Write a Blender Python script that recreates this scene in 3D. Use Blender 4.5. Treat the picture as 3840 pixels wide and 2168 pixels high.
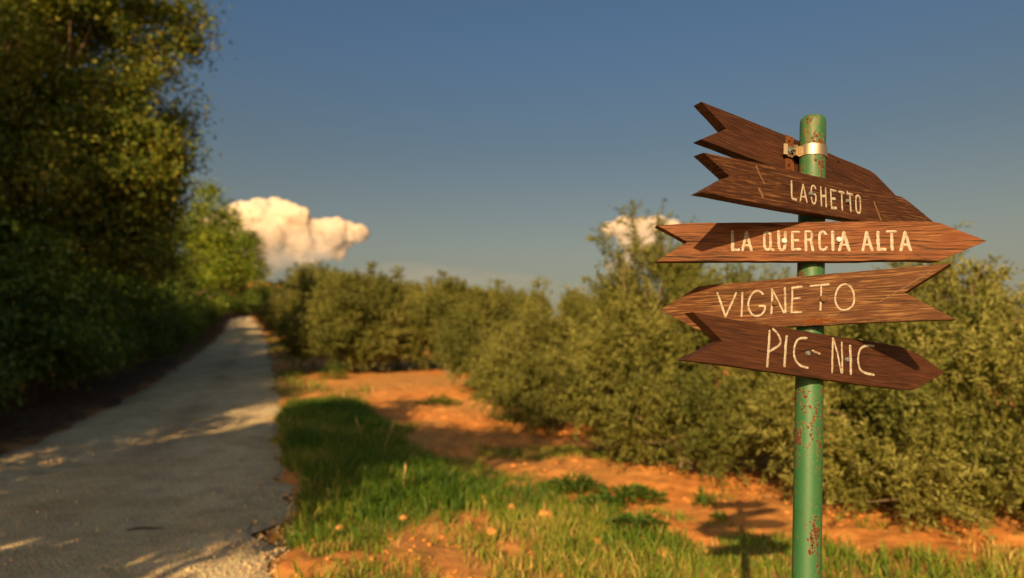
import bpy, bmesh, math, random
import numpy as np
from mathutils import Vector, Matrix

random.seed(7)
RNG = np.random.default_rng(11)
scene = bpy.context.scene
for o in list(bpy.data.objects):
    bpy.data.objects.remove(o)
COL = scene.collection

# ------------------------------------------------------------------ camera
F = 2560.0                       # focal length in pixels of the 3840 wide photograph
PITCH = math.radians(7.04)
CAM = np.array([0.0, 0.0, 1.35])
cam_d = bpy.data.cameras.new('camera')
cam = bpy.data.objects.new('camera', cam_d)
COL.objects.link(cam)
cam.location = CAM
cam.rotation_euler = (math.radians(90) + PITCH, 0, 0)
cam_d.sensor_width = 36
cam_d.lens = 24
cam_d.clip_start = 0.05
cam_d.clip_end = 20000
cam_d.dof.use_dof = True
cam_d.dof.focus_distance = 1.60
cam_d.dof.aperture_fstop = 2.1
scene.camera = cam

# ------------------------------------------------------------------ light
SUN_AZ = math.radians(15.5)      # sun stands behind the camera, this far to its left
SUN_EL = math.radians(19.5)
world = bpy.data.worlds.new('World')
scene.world = world
world.use_nodes = True
wn, wl = world.node_tree.nodes, world.node_tree.links
sky = wn.new('ShaderNodeTexSky')
sky.sky_type = 'NISHITA'
sky.sun_disc = False
sky.sun_elevation = SUN_EL
sky.sun_rotation = math.pi + SUN_AZ
sky.altitude = 200
sky.air_density = 1.0
sky.dust_density = 5.0
sky.ozone_density = 1.2
bg = wn['Background']
bg.inputs['Strength'].default_value = 0.054
# dusty summer air: the same warm grey veil all round the horizon, clear blue overhead
tc = wn.new('ShaderNodeTexCoord'); sx = wn.new('ShaderNodeSeparateXYZ'); rp = wn.new('ShaderNodeValToRGB'); mx = wn.new('ShaderNodeMix')
mx.data_type = 'RGBA'; mx.blend_type = 'MULTIPLY'; mx.inputs[0].default_value = 1.0
el = rp.color_ramp.elements
el[0].position = .0; el[0].color = (1.25, .88, .55, 1)
el[1].position = 1.0; el[1].color = (.74, .86, .95, 1)
for p_, c_ in ((.17, (1.05, .82, .56)), (.31, (.76, .73, .62)), (.46, (.65, .78, .84))):
    e_ = el.new(p_); e_.color = (*c_, 1)
wl.new(tc.outputs['Generated'], sx.inputs[0]); wl.new(sx.outputs['Z'], rp.inputs['Fac'])
wl.new(sky.outputs[0], mx.inputs[6]); wl.new(rp.outputs['Color'], mx.inputs[7])
wl.new(mx.outputs[2], bg.inputs['Color'])

sun_d = bpy.data.lights.new('sun', 'SUN')
sun_d.energy = 5.0
sun_d.angle = math.radians(0.53)
sun_d.color = (1.0, 0.65, 0.30)
sun = bpy.data.objects.new('sun', sun_d)
COL.objects.link(sun)
SUN_DIR = Vector((math.sin(SUN_AZ) * math.cos(SUN_EL), math.cos(SUN_AZ) * math.cos(SUN_EL), -math.sin(SUN_EL)))
sun.rotation_euler = SUN_DIR.to_track_quat('-Z', 'Y').to_euler()
sun.location = (-6, -20, 12)

scene.view_settings.view_transform = 'Standard'
scene.view_settings.look = 'None'
scene.view_settings.exposure = 0.95
scene.view_settings.gamma = 1.0
scene.view_settings.use_curve_mapping = False
scene.render.engine = 'CYCLES'
cy = scene.cycles
cy.use_denoising = True
cy.max_bounces = 6
cy.diffuse_bounces = 3
cy.glossy_bounces = 3
cy.transmission_bounces = 4
cy.transparent_max_bounces = 12
cy.caustics_reflective = False
cy.caustics_refractive = False
scene.render.resolution_x, scene.render.resolution_y = 1024, 578


# ------------------------------------------------------------------ helpers
def smooth(a, b, x):
    t = np.clip((np.asarray(x, float) - a) / (b - a), 0, 1)
    return t * t * (3 - 2 * t)


def hash2(ix, iy, s=0):
    n = (ix.astype(np.int64) * 374761393 + iy.astype(np.int64) * 668265263 + s * 974634777) & 0xFFFFFFFF
    n = ((n ^ (n >> 13)) * 1274126177) & 0xFFFFFFFF
    return ((n ^ (n >> 16)) & 0xFFFF) / 65535.0


def noise2(x, y, s=0):
    x = np.asarray(x, float); y = np.asarray(y, float)
    ix = np.floor(x); iy = np.floor(y)
    fx = x - ix; fy = y - iy
    fx = fx * fx * (3 - 2 * fx); fy = fy * fy * (3 - 2 * fy)
    a = hash2(ix, iy, s); b = hash2(ix + 1, iy, s); c = hash2(ix, iy + 1, s); d = hash2(ix + 1, iy + 1, s)
    return (a * (1 - fx) + b * fx) * (1 - fy) + (c * (1 - fx) + d * fx) * fy - 0.5


def fbm(x, y, o=4, s=0):
    v = 0; a = 1.0
    for i in range(o):
        v = v + a * noise2(x * 2 ** i, y * 2 ** i, s + i)
        a *= 0.5
    return v


CR = np.array([1.0, 0, 0]); CU = np.array([0, -math.sin(PITCH), math.cos(PITCH)]); CF = np.array([0, math.cos(PITCH), math.sin(PITCH)])


def ray(u, v):
    return CF + (u - 1920) / F * CR - (v - 1084) / F * CU


def at_depth(u, v, d):
    return CAM + ray(u, v) * d


PROF_Y = np.array([-400, -60, -20, 0, 4, 8, 15, 27, 45, 68, 90, 115, 140, 170, 230, 350, 600, 3000], float)
PROF_Z = np.array([-14, -2.2, -.5, -.05, .03, .22, .72, 1.85, 3.6, 6.4, 9.4, 12.9, 16.0, 18.0, 18.5, 12, -5, -60], float)
_py = np.arange(-400, 3000, 1.0)
_pz = np.interp(_py, PROF_Y, PROF_Z)
for _w in (5, 9):
    _k = np.ones(_w) / _w
    _pz = np.convolve(np.pad(_pz, _w // 2, mode='edge'), _k, 'valid')


def terrain(x, y):
    x = np.asarray(x, float); y = np.asarray(y, float)
    z = np.interp(y, _py, _pz)
    z = z - 0.20 * np.clip(x + 30, -60, 45) * smooth(70, 145, y) * (1 - smooth(250, 600, y))
    z = z + fbm(x / 9.0, y / 9.0, 2, 5) * 0.10 * smooth(3, 12, np.hypot(x, y))
    return z


def ground_hit(u, v):
    r = ray(u, v)
    lo = 0.5
    for d in np.arange(1.0, 260, 0.25):
        p = CAM + r * d
        if p[2] < terrain(p[0], p[1]):
            a, b = d - 0.25, d
            for _ in range(25):
                m = (a + b) / 2
                q = CAM + r * m
                if q[2] < terrain(q[0], q[1]): b = m
                else: a = m
            return CAM + r * b
    return CAM + r * 260


def mesh_np(name, V, faces_flat, nper, mat=None, rnd=None, smooth_shade=False):
    """V (N,3); faces_flat flat int array with nper vertices per face."""
    me = bpy.data.meshes.new(name)
    V = np.ascontiguousarray(V, np.float32)
    fl = np.ascontiguousarray(faces_flat, np.int32).ravel()
    nf = len(fl) // nper
    me.vertices.add(len(V)); me.vertices.foreach_set('co', V.ravel())
    me.loops.add(len(fl)); me.loops.foreach_set('vertex_index', fl)
    me.polygons.add(nf)
    me.polygons.foreach_set('loop_start', np.arange(0, nf * nper, nper, dtype=np.int32))
    me.polygons.foreach_set('loop_total', np.full(nf, nper, np.int32))
    if smooth_shade:
        me.polygons.foreach_set('use_smooth', np.ones(nf, bool))
    if rnd is not None:
        at = me.attributes.new('rnd', 'FLOAT', 'POINT')
        at.data.foreach_set('value', np.ascontiguousarray(rnd, np.float32))
    me.update(calc_edges=True)
    me.validate()
    if mat: me.materials.append(mat)
    return me


def obj(name, me, parent=None, loc=None):
    o = bpy.data.objects.new(name, me)
    COL.objects.link(o)
    if parent is not None: o.parent = parent
    if loc is not None: o.location = loc
    return o


def empty(name, loc=(0, 0, 0), rz=0.0, sc=1.0):
    o = bpy.data.objects.new(name, None)
    COL.objects.link(o)
    o.location = loc; o.rotation_euler = (0, 0, rz); o.scale = (sc, sc, sc)
    o.empty_display_size = 0.2
    return o


def tag(o, label=None, cat=None, group=None, kind=None):
    if label: o['label'] = label
    if cat: o['category'] = cat
    if group: o['group'] = group
    if kind: o['kind'] = kind
    return o


def copy_tree(o, loc, rz, sc):
    r = o.copy(); COL.objects.link(r)
    r.location = loc; r.rotation_euler = (0, 0, rz)
    r.scale = sc if hasattr(sc, '__len__') else (sc, sc, sc)
    for ch in o.children:
        c = ch.copy(); COL.objects.link(c); c.parent = r
    return r


def bm_mesh(name, bm, mat, smooth_shade=False):
    me = bpy.data.meshes.new(name)
    bm.normal_update()
    bm.to_mesh(me); bm.free()
    if mat: me.materials.append(mat)
    if smooth_shade:
        for p in me.polygons: p.use_smooth = True
    return me


# ------------------------------------------------------------------ materials
def new_mat(name):
    m = bpy.data.materials.new(name)
    m.use_nodes = True
    nt = m.node_tree
    for n in list(nt.nodes): nt.nodes.remove(n)
    out = nt.nodes.new('ShaderNodeOutputMaterial')
    return m, nt, out


class NB:
    """small node builder"""
    def __init__(s, nt): s.nt = nt
    def n(s, t, **kw):
        x = s.nt.nodes.new(t)
        for k, v in kw.items(): setattr(x, k, v)
        return x
    def l(s, a, b): s.nt.links.new(a, b)
    def val(s, inp, v):
        if hasattr(v, 'is_linked') or hasattr(v, 'links'): s.l(v, inp)
        else: inp.default_value = v
    def noise(s, vec, scale, detail=4, rough=0.55, dist=0.0):
        x = s.n('ShaderNodeTexNoise')
        x.inputs['Scale'].default_value = scale; x.inputs['Detail'].default_value = detail
        x.inputs['Roughness'].default_value = rough; x.inputs['Distortion'].default_value = dist
        if vec is not None: s.l(vec, x.inputs['Vector'])
        return x.outputs['Fac']
    def mapping(s, vec, scale=(1, 1, 1), loc=(0, 0, 0)):
        x = s.n('ShaderNodeMapping')
        x.inputs['Scale'].default_value = scale; x.inputs['Location'].default_value = loc
        s.l(vec, x.inputs['Vector'])
        return x.outputs['Vector']
    def ramp(s, fac, stops, interp='LINEAR'):
        x = s.n('ShaderNodeValToRGB')
        x.color_ramp.interpolation = interp
        el = x.color_ramp.elements
        while len(el) > 1: el.remove(el[-1])
        for i, (p, c) in enumerate(stops):
            e = el[0] if i == 0 else el.new(p)
            e.position = p
            e.color = (c[0], c[1], c[2], 1) if hasattr(c, '__len__') else (c, c, c, 1)
        s.l(fac, x.inputs['Fac'])
        return x.outputs['Color']
    def mix(s, fac, a, b, mode='MIX'):
        x = s.n('ShaderNodeMix', data_type='RGBA', blend_type=mode)
        for inp, v in ((x.inputs[0], fac), (x.inputs[6], a), (x.inputs[7], b)):
            if hasattr(v, 'links'): s.l(v, inp)
            elif hasattr(v, '__len__'): inp.default_value = (v[0], v[1], v[2], 1)
            else: inp.default_value = v
        return x.outputs[2]
    def math(s, op, a, b=0.0, clamp=False):
        x = s.n('ShaderNodeMath', operation=op, use_clamp=clamp)
        for inp, v in ((x.inputs[0], a), (x.inputs[1], b)):
            if hasattr(v, 'links'): s.l(v, inp)
            else: inp.default_value = v
        return x.outputs[0]
    def bump(s, h, strength=0.3, dist=0.01):
        x = s.n('ShaderNodeBump')
        x.inputs['Strength'].default_value = strength; x.inputs['Distance'].default_value = dist
        s.l(h, x.inputs['Height'])
        return x.outputs['Normal']
    def bsdf(s, col, rough=0.8, spec=0.3, normal=None, metal=0.0):
        x = s.n('ShaderNodeBsdfPrincipled')
        for inp, v in ((x.inputs['Base Color'], col), (x.inputs['Roughness'], rough), (x.inputs['Metallic'], metal)):
            if hasattr(v, 'links'): s.l(v, inp)
            elif hasattr(v, '__len__'): inp.default_value = (v[0], v[1], v[2], 1)
            else: inp.default_value = v
        x.inputs['Specular IOR Level'].default_value = spec
        if normal is not None: s.l(normal, x.inputs['Normal'])
        return x.outputs[0]
    def objco(s): return s.n('ShaderNodeTexCoord').outputs['Object']
    def attr(s, name): return s.n('ShaderNodeAttribute', attribute_name=name).outputs['Fac']


def leaf_material(name, stops, trans=0.35, patch=0.5, tcol=None):
    m, nt, out = new_mat(name)
    b = NB(nt)
    co = b.objco()
    pn = b.noise(co, patch, 3)
    f = b.math('ADD', b.math('MULTIPLY', b.attr('rnd'), 0.55), b.math('MULTIPLY', pn, 0.55))
    oi = b.n('ShaderNodeObjectInfo').outputs['Random']
    f = b.math('ADD', f, b.math('MULTIPLY', b.math('SUBTRACT', oi, 0.5), 0.16))
    col = b.ramp(f, stops)
    d = b.bsdf(col, 0.62, 0.25)
    t = b.n('ShaderNodeBsdfTranslucent')
    tc = b.mix(1.0, col, tcol or (1.5, 1.6, 0.6), 'MULTIPLY')
    b.l(tc, t.inputs['Color'])
    mx = b.n('ShaderNodeMixShader'); mx.inputs[0].default_value = trans
    b.l(d, mx.inputs[1]); b.l(t.outputs[0], mx.inputs[2])
    b.l(mx.outputs[0], out.inputs['Surface'])
    return m


def bark_material(name, c1, c2):
    m, nt, out = new_mat(name)
    b = NB(nt)
    v = b.mapping(b.objco(), (9, 9, 2.2))
    f = b.noise(v, 2.0, 6, 0.65)
    b.l(b.bsdf(b.mix(f, c1, c2), 0.9, 0.1, b.bump(f, 0.8, 0.03)), out.inputs['Surface'])
    return m


M_OAK = leaf_material('oak_leaf', [(0.22, (.034, .075, .012)), (.45, (.075, .122, .016)), (.66, (.155, .178, .020)), (.9, (.31, .25, .032))], 0.3, 0.45)
M_SHRUB = leaf_material('hedge_leaf', [(0.25, (.032, .075, .013)), (.5, (.085, .145, .020)), (.8, (.20, .235, .038))], 0.3, 0.6)
M_YELLOW = leaf_material('bright_leaf', [(0.25, (.075, .13, .015)), (.55, (.15, .21, .020)), (.85, (.26, .27, .030))], 0.45, 0.6)
M_OLIVE = leaf_material('olive_leaf', [(0.2, (.050, .066, .013)), (.45, (.108, .120, .024)), (.68, (.185, .185, .042)), (.9, (.30, .285, .10))], 0.25, 1.3, (1.2, 1.2, .6))
M_WEED = leaf_material('weed_leaf', [(0.2, (.045, .11, .018)), (.8, (.12, .20, .03))], 0.35, 3.0)
M_BARK = bark_material('oak_bark', (.05, .035, .022), (.16, .12, .08))
M_OBARK = bark_material('olive_bark', (.10, .07, .045), (.28, .20, .13))


def grass_material():
    m, nt, out = new_mat('grass_blade')
    b = NB(nt)
    col = b.ramp(b.attr('rnd'), [(0.0, (.045, .115, .010)), (.30, (.115, .19, .016)), (.55, (.21, .245, .028)), (.74, (.38, .29, .065)), (1.0, (.58, .40, .14))])
    d = b.bsdf(col, 0.55, 0.3)
    t = b.n('ShaderNodeBsdfTranslucent'); b.l(col, t.inputs['Color'])
    mx = b.n('ShaderNodeMixShader'); mx.inputs[0].default_value = .35
    b.l(d, mx.inputs[1]); b.l(t.outputs[0], mx.inputs[2]); b.l(mx.outputs[0], out.inputs['Surface'])
    return m


def soil_material():
    m, nt, out = new_mat('orange_soil')
    b = NB(nt)
    co = b.objco()
    n1 = b.noise(co, 0.35, 4); n2 = b.noise(co, 7.0, 6, .65); n3 = b.noise(co, 38.0, 3, .6)
    soil = b.ramp(n2, [(.25, (.27, .10, .026)), (.5, (.52, .205, .052)), (.72, (.64, .30, .085))])
    soil = b.mix(b.ramp(n1, [(.40, 0.0), (.66, .7)]), soil, (.36, .215, .075))
    n4 = b.noise(co, 1.6, 5, .6)
    soil = b.mix(b.ramp(n4, [(.54, 0.0), (.68, .5)]), soil, (.26, .16, .055))
    litter = b.ramp(n2, [(.3, (.045, .024, .013)), (.55, (.11, .06, .03)), (.75, (.20, .12, .06))])
    turf = b.ramp(n2, [(.3, (.10, .085, .025)), (.6, (.20, .13, .04)), (.8, (.36, .19, .06))])
    c = b.mix(b.attr('turf'), soil, turf)
    c = b.mix(b.attr('litter'), c, litter)
    h = b.math('ADD', b.math('MULTIPLY', n2, .7), b.math('MULTIPLY', n3, .3))
    b.l(b.bsdf(c, 0.95, 0.1, b.bump(h, 0.9, 0.03)), out.inputs['Surface'])
    return m


def road_material():
    m, nt, out = new_mat('gravel_road')
    b = NB(nt)
    co = b.objco()
    v = b.n('ShaderNodeTexVoronoi'); v.inputs['Scale'].default_value = 38; b.l(co, v.inputs['Vector'])
    v2 = b.n('ShaderNodeTexVoronoi'); v2.inputs['Scale'].default_value = 95; b.l(co, v2.inputs['Vector'])
    n1 = b.noise(co, 0.9, 5, .6); n2 = b.noise(co, 14, 5, .6)
    base = b.ramp(n1, [(.32, (.52, .40, .21)), (.5, (.68, .545, .31)), (.7, (.78, .65, .40))])
    base = b.mix(b.math('MULTIPLY', b.attr('crown'), .6), base, (.36, .27, .15))
    n5 = b.noise(co, 3.4, 5, .65)
    base = b.mix(b.ramp(n5, [(.46, 0.0), (.64, .6)]), base, (.36, .27, .15))
    st = b.mix(.2, base, v.outputs['Color'], 'SOFT_LIGHT')
    st = b.mix(b.ramp(n2, [(.4, 0.0), (.75, .5)]), st, (.42, .35, .23))
    h = b.math('ADD', b.math('MULTIPLY', v.outputs['Distance'], -.7), b.math('ADD', b.math('MULTIPLY', v2.outputs['Distance'], -.35), n2))
    b.l(b.bsdf(st, 0.9, 0.2, b.bump(h, 1.0, 0.03)), out.inputs['Surface'])
    return m


def stone_material(name, c1, c2):
    m, nt, out = new_mat(name)
    b = NB(nt)
    f = b.math('ADD', b.math('MULTIPLY', b.attr('rnd'), .7), b.math('MULTIPLY', b.noise(b.objco(), 60, 3), .3))
    b.l(b.bsdf(b.mix(f, c1, c2), .9, .2), out.inputs['Surface'])
    return m


def wood_material(name, dark, mid, light, worn, worn_amt, grain=1.0, seed=0.0, edge=0.0, crack=0.6):
    """weathered stained plank; local x runs along the grain, y across, z out of the face"""
    m, nt, out = new_mat(name)
    b = NB(nt)
    co = b.mapping(b.objco(), (1, 1, 1), (seed, seed * .37, 0))
    wob = b.noise(b.mapping(co, (3.2, 14, 14)), 1.0, 3, .5)
    # y + wobble drives long wavering grain lines
    sep = b.n('ShaderNodeSeparateXYZ'); b.l(co, sep.inputs[0])
    yy = b.math('ADD', sep.outputs['Y'], b.math('MULTIPLY', b.math('SUBTRACT', wob, .5), .020 * grain))
    cmb = b.n('ShaderNodeCombineXYZ')
    b.l(b.math('MULTIPLY', sep.outputs['X'], .035), cmb.inputs[0]); b.l(yy, cmb.inputs[1]); b.l(b.math('MULTIPLY', sep.outputs['Z'], .6), cmb.inputs[2])
    g1 = b.noise(cmb.outputs[0], 210, 4, .62)
    g2 = b.noise(cmb.outputs[0], 520, 3, .6)
    cmb2 = b.n('ShaderNodeCombineXYZ')
    b.l(b.math('MULTIPLY', sep.outputs['X'], .045), cmb2.inputs[0]); b.l(yy, cmb2.inputs[1]); b.l(sep.outputs['Z'], cmb2.inputs[2])
    g3 = b.noise(cmb2.outputs[0], 300, 4, .7)
    big = b.noise(b.mapping(co, (5, 11, 11)), 1.3, 4, .6)
    base = b.ramp(b.math('ADD', b.math('MULTIPLY', g1, .6), b.math('MULTIPLY', big, .4)), [(.32, dark), (.5, mid), (.68, light)])
    base = b.mix(b.ramp(g2, [(.35, .5), (.6, 0.0)]), base, dark, 'MIX')
    # dark open cracks between the year rings
    cmb3 = b.n('ShaderNodeCombineXYZ')
    b.l(b.math('MULTIPLY', sep.outputs['X'], .022), cmb3.inputs[0]); b.l(yy, cmb3.inputs[1])
    lw = b.math('ABSOLUTE', b.math('SUBTRACT', b.noise(cmb3.outputs[0], 105, 2, .5), .5))
    brk = b.noise(b.mapping(co, (9, 60, 1)), 1.0, 2, .5)
    lines = b.math('MULTIPLY', b.ramp(lw, [(.012, 1.0), (.034, 0.0)]), b.ramp(brk, [(.38, 0.0), (.55, 1.0)]))
    base = b.mix(b.math('MULTIPLY', lines, crack), base, (.018, .008, .004))
    # worn, bleached streaks: stronger in broad patches and towards the edges
    pat = b.noise(b.mapping(co, (4, 16, 16)), 1.1, 3, .6)
    ed = b.math('MULTIPLY', b.math('POWER', b.math('MULTIPLY', b.math('ABSOLUTE', sep.outputs['Y']), 20.0), 5.0), edge, True)
    pw = b.math('ADD', pat, b.math('MULTIPLY', ed, .25))
    wf = b.math('MULTIPLY', b.ramp(g3, [(.5, 0.0), (.66, 1.0)]), b.ramp(pw, [(.46, 0.0), (.74, 1.0)]))
    wf = b.math('MULTIPLY', wf, worn_amt)
    base = b.mix(wf, base, worn)
    # fine pale nicks
    nick = b.ramp(b.noise(b.mapping(co, (1, 2.3, 1)), 150, 2, .5), [(.70, 0.0), (.76, 1.0)])
    base = b.mix(b.math('MULTIPLY', nick, .35), base, worn)
    h = b.math('ADD', b.math('MULTIPLY', g1, .5), b.math('ADD', b.math('MULTIPLY', g2, .25), b.math('MULTIPLY', lines, -.5)))
    b.l(b.bsdf(base, b.math('ADD', .55, b.math('MULTIPLY', g2, .25)), 0.25, b.bump(h, 0.55, 0.0022)), out.inputs['Surface'])
    return m


def paint_material(name, col, grit=.35):
    m, nt, out = new_mat(name)
    b = NB(nt)
    co = b.objco()
    f = b.noise(co, 90, 4, .6)
    g = b.noise(b.mapping(co, (12, 220, 60)), 1.0, 3, .6)
    c = b.mix(b.ramp(f, [(.42, 0.0), (.68, grit)]), col, (.20, .155, .105))
    c = b.mix(b.ramp(g, [(.54, 0.0), (.66, .8)]), c, (.14, .075, .04))
    b.l(b.bsdf(c, .75, .2, b.bump(f, .3, .001)), out.inputs['Surface'])
    return m


def pole_material():
    m, nt, out = new_mat('green_paint_rusting')
    b = NB(nt)
    co = b.objco()
    wv = b.n('ShaderNodeTexNoise'); wv.inputs['Scale'].default_value = 95; wv.inputs['Detail'].default_value = 3; b.l(co, wv.inputs['Vector'])
    dst = b.n('ShaderNodeVectorMath', operation='MULTIPLY_ADD'); b.l(wv.outputs['Color'], dst.inputs[0]); dst.inputs[1].default_value = (.016, .016, .022); b.l(co, dst.inputs[2])
    v1 = b.mapping(dst.outputs[0], (1, 1, .5))
    vor = b.n('ShaderNodeTexVoronoi'); vor.inputs['Scale'].default_value = 150; b.l(v1, vor.inputs['Vector'])
    msk = b.noise(b.mapping(co, (26, 26, 5.5), (3.1, 0, 0)), 1.0, 3, .6)
    thr = b.math('SUBTRACT', b.ramp(msk, [(.43, 0.0), (.67, .66)]), b.math('MULTIPLY', vor.outputs['Distance'], 1.0))
    jit = b.math('ADD', thr, b.math('MULTIPLY', b.math('SUBTRACT', b.noise(co, 260, 3), .5), .16))
    spot = b.ramp(jit, [(.0, 0.0), (.06, 1.0)])
    halo = b.ramp(jit, [(-.0, 0.0), (.02, 1.0)])
    halo = b.ramp(b.math('ADD', jit, .12), [(.02, 0.0), (.12, 1.0)])
    stain = b.ramp(b.noise(b.mapping(co, (55, 55, 7)), 1.0, 4, .6), [(.55, 0.0), (.78, .6)])
    sep = b.n('ShaderNodeSeparateXYZ'); b.l(co, sep.inputs[0])
    topf = b.math('MULTIPLY', b.math('SUBTRACT', sep.outputs['Z'], 1.66), 3.4, True)
    paint = b.mix(b.noise(co, 9, 4), (.010, .066, .020), (.027, .122, .046))
    paint = b.mix(b.math('MULTIPLY', stain, b.math('ADD', .35, b.math('MULTIPLY', topf, .8)), True), paint, (.13, .115, .036))
    stain2 = b.ramp(b.noise(b.mapping(co, (48, 48, 9), (7, 2, 0)), 1.0, 5, .7), [(.52, 0.0), (.66, 1.0)])
    paint = b.mix(b.math('MULTIPLY', b.math('MULTIPLY', stain2, topf), .75), paint, (.20, .08, .025))
    paint = b.mix(b.math('MULTIPLY', halo, .45), paint, (.20, .155, .06))
    c = b.mix(spot, paint, b.ramp(b.noise(co, 210, 2), [(.4, (.035, .012, .006)), (.6, (.105, .037, .012))]))
    rough = b.math('ADD', .55, b.math('MULTIPLY', spot, .5))
    b.l(b.bsdf(c, rough, .45, b.bump(b.math('ADD', spot, b.noise(co, 60, 3)), .25, .0012)), out.inputs['Surface'])
    return m


def metal_material(name, col, rough=.38, rust=0.0):
    m, nt, out = new_mat(name)
    b = NB(nt)
    co = b.objco()
    f = b.noise(co, 120, 4, .6)
    c = b.mix(b.math('MULTIPLY', b.ramp(f, [(.4, 0.0), (.65, 1.0)]), rust), col, (.26, .10, .03))
    b.l(b.bsdf(c, b.math('ADD', rough, b.math('MULTIPLY', f, .15)), .5, b.bump(f, .15, .001), metal=1.0 - rust * .7), out.inputs['Surface'])
    return m


def plain_material(name, c1, c2, scale=40, rough=.9):
    m, nt, out = new_mat(name)
    b = NB(nt)
    f = b.noise(b.objco(), scale, 5, .6)
    b.l(b.bsdf(b.mix(f, c1, c2), rough, .15, b.bump(f, .5, .01)), out.inputs['Surface'])
    return m


def cloud_material(name, zlo, zhi, alpha_lo, alpha_hi, scale):
    """matt white vapour that thins out towards the cloud's foot"""
    m, nt, out = new_mat(name)
    b = NB(nt)
    co = b.objco()
    sep = b.n('ShaderNodeSeparateXYZ'); b.l(co, sep.inputs[0])
    mr = b.n('ShaderNodeMapRange'); mr.inputs[1].default_value = zlo; mr.inputs[2].default_value = zhi
    mr.inputs[3].default_value = alpha_lo; mr.inputs[4].default_value = alpha_hi
    b.l(b.math('ADD', sep.outputs['Z'], b.math('MULTIPLY', b.math('SUBTRACT', b.noise(co, scale, 4), .5), (zhi - zlo) * 1.2)), mr.inputs[0])
    d = b.n('ShaderNodeBsdfDiffuse'); d.inputs['Color'].default_value = (.50, .44, .385, 1)
    t = b.n('ShaderNodeBsdfTransparent')
    mx = b.n('ShaderNodeMixShader')
    b.l(mr.outputs[0], mx.inputs[0]); b.l(t.outputs[0], mx.inputs[1]); b.l(d.outputs[0], mx.inputs[2])
    b.l(mx.outputs[0], out.inputs['Surface'])
    return m


# ------------------------------------------------------------------ road outline
R_PX = [(1050, 2168), (1085, 2020), (1098, 1880), (1078, 1740), (1058, 1600), (1046, 1480), (1030, 1380), (1005, 1290), (975, 1222), (935, 1175)]
L_PX = [(60, 1690), (425, 1525), (585, 1430), (700, 1352), (790, 1288), (838, 1240), (862, 1200)]
re = [ground_hit(*p)[:2] for p in R_PX]
le = [ground_hit(*p)[:2] for p in L_PX]
re = [np.array([8.6, -26]), np.array([5.0, -15]), np.array([2.0, -6.5]), np.array([.45, -1.8]), np.array([-.42, .9])] + re
t0 = (le[1] - le[0]) / np.linalg.norm(le[1] - le[0])
le = [np.array([4.2, -26]), np.array([.9, -15]), np.array([-2.0, -6.5]), np.array([-3.6, -1.8]), np.array([-4.4, .9]), np.array([-5.2, 4.0])] + le
end_c = (re[-1] + le[-1]) / 2
# beyond the last visible stretch the road bends away to the left behind the trees
for k in range(1, 8):
    a = math.radians(112 + 9 * k)
    end_c = end_c + 9 * np.array([math.cos(a), math.sin(a)])
    nrm = np.array([-math.sin(a), math.cos(a)])
    le.append(end_c + nrm * 1.8); re.append(end_c - nrm * 1.8)


def resample(pts, n):
    pts = np.array(pts); d = np.r_[0, np.cumsum(np.linalg.norm(np.diff(pts, axis=0), axis=1))]
    s = np.linspace(0, 1, n) ** 1.6 * d[-1]
    out = np.c_[np.interp(s, d, pts[:, 0]), np.interp(s, d, pts[:, 1])]
    for _ in range(3):
        out[1:-1] = .25 * out[:-2] + .5 * out[1:-1] + .25 * out[2:]
    return out


def road_edges_at_y(yv):
    """x of left and right edge for world y (road runs monotonically in y)"""
    L = np.array(le[:13]); Rr = np.array(re[:15])
    return np.interp(yv, L[:, 1], L[:, 0]), np.interp(yv, Rr[:, 1], Rr[:, 0])


NR, NC = 340, 29
LE, RE = resample(le, NR), resample(re, NR)
rows = []
crown = []
for i in range(NR):
    for j in range(NC):
        f = j / (NC - 1)
        p = LE[i] * (1 - f) + RE[i] * f
        rows.append(p); crown.append(f)
rows = np.array(rows); crown = np.array(crown)
edge_w = fbm(rows[:, 0] * 2.2, rows[:, 1] * 2.2, 3, 3)
rx = rows[:, 0] + np.where(crown > .9, (crown - .9) * 10 * (edge_w * .55 - .05), 0) + np.where(crown < .1, (.1 - crown) * 10 * edge_w * .5, 0)
rz = terrain(rx, rows[:, 1]) + .03 + fbm(rx * 3, rows[:, 1] * 3, 3, 9) * .012
rut = np.exp(-((crown - .30) / .10) ** 2) + np.exp(-((crown - .72) / .10) ** 2)
rz += -.028 * rut - .05 * (np.abs(crown - .5) * 2) ** 6
idx = np.arange(NR * NC).reshape(NR, NC)
quads = np.stack([idx[:-1, :-1], idx[:-1, 1:], idx[1:, 1:], idx[1:, :-1]], -1).reshape(-1, 4)
me = mesh_np('gravel_road', np.c_[rx, rows[:, 1], rz], quads, 4, road_material(), smooth_shade=True)
at = me.attributes.new('crown', 'FLOAT', 'POINT')
mid_strip = 1.5 * np.exp(-((crown - .52) / .10) ** 2) * np.clip(.5 + 1.6 * fbm(rows[:, 0] * .8, rows[:, 1] * .8, 3, 21), 0, 1) + .9 * (crown < .05)
at.data.foreach_set('value', mid_strip.astype(np.float32))
tag(obj('gravel_road', me), kind='structure', label='pale gravel track climbing between hedge and olive grove')

# ------------------------------------------------------------------ ground
def axis(fine_lo, fine_hi, step, lo, hi, growth):
    a = list(np.arange(fine_lo, fine_hi, step))
    s = step; v = fine_hi
    while v < hi: a.append(v); s *= growth; v += s
    a.append(hi)
    s = step; v = fine_lo - step
    left = []
    while v > lo: left.append(v); s *= growth; v -= s
    left.append(lo)
    return np.array(left[::-1] + a)


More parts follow.
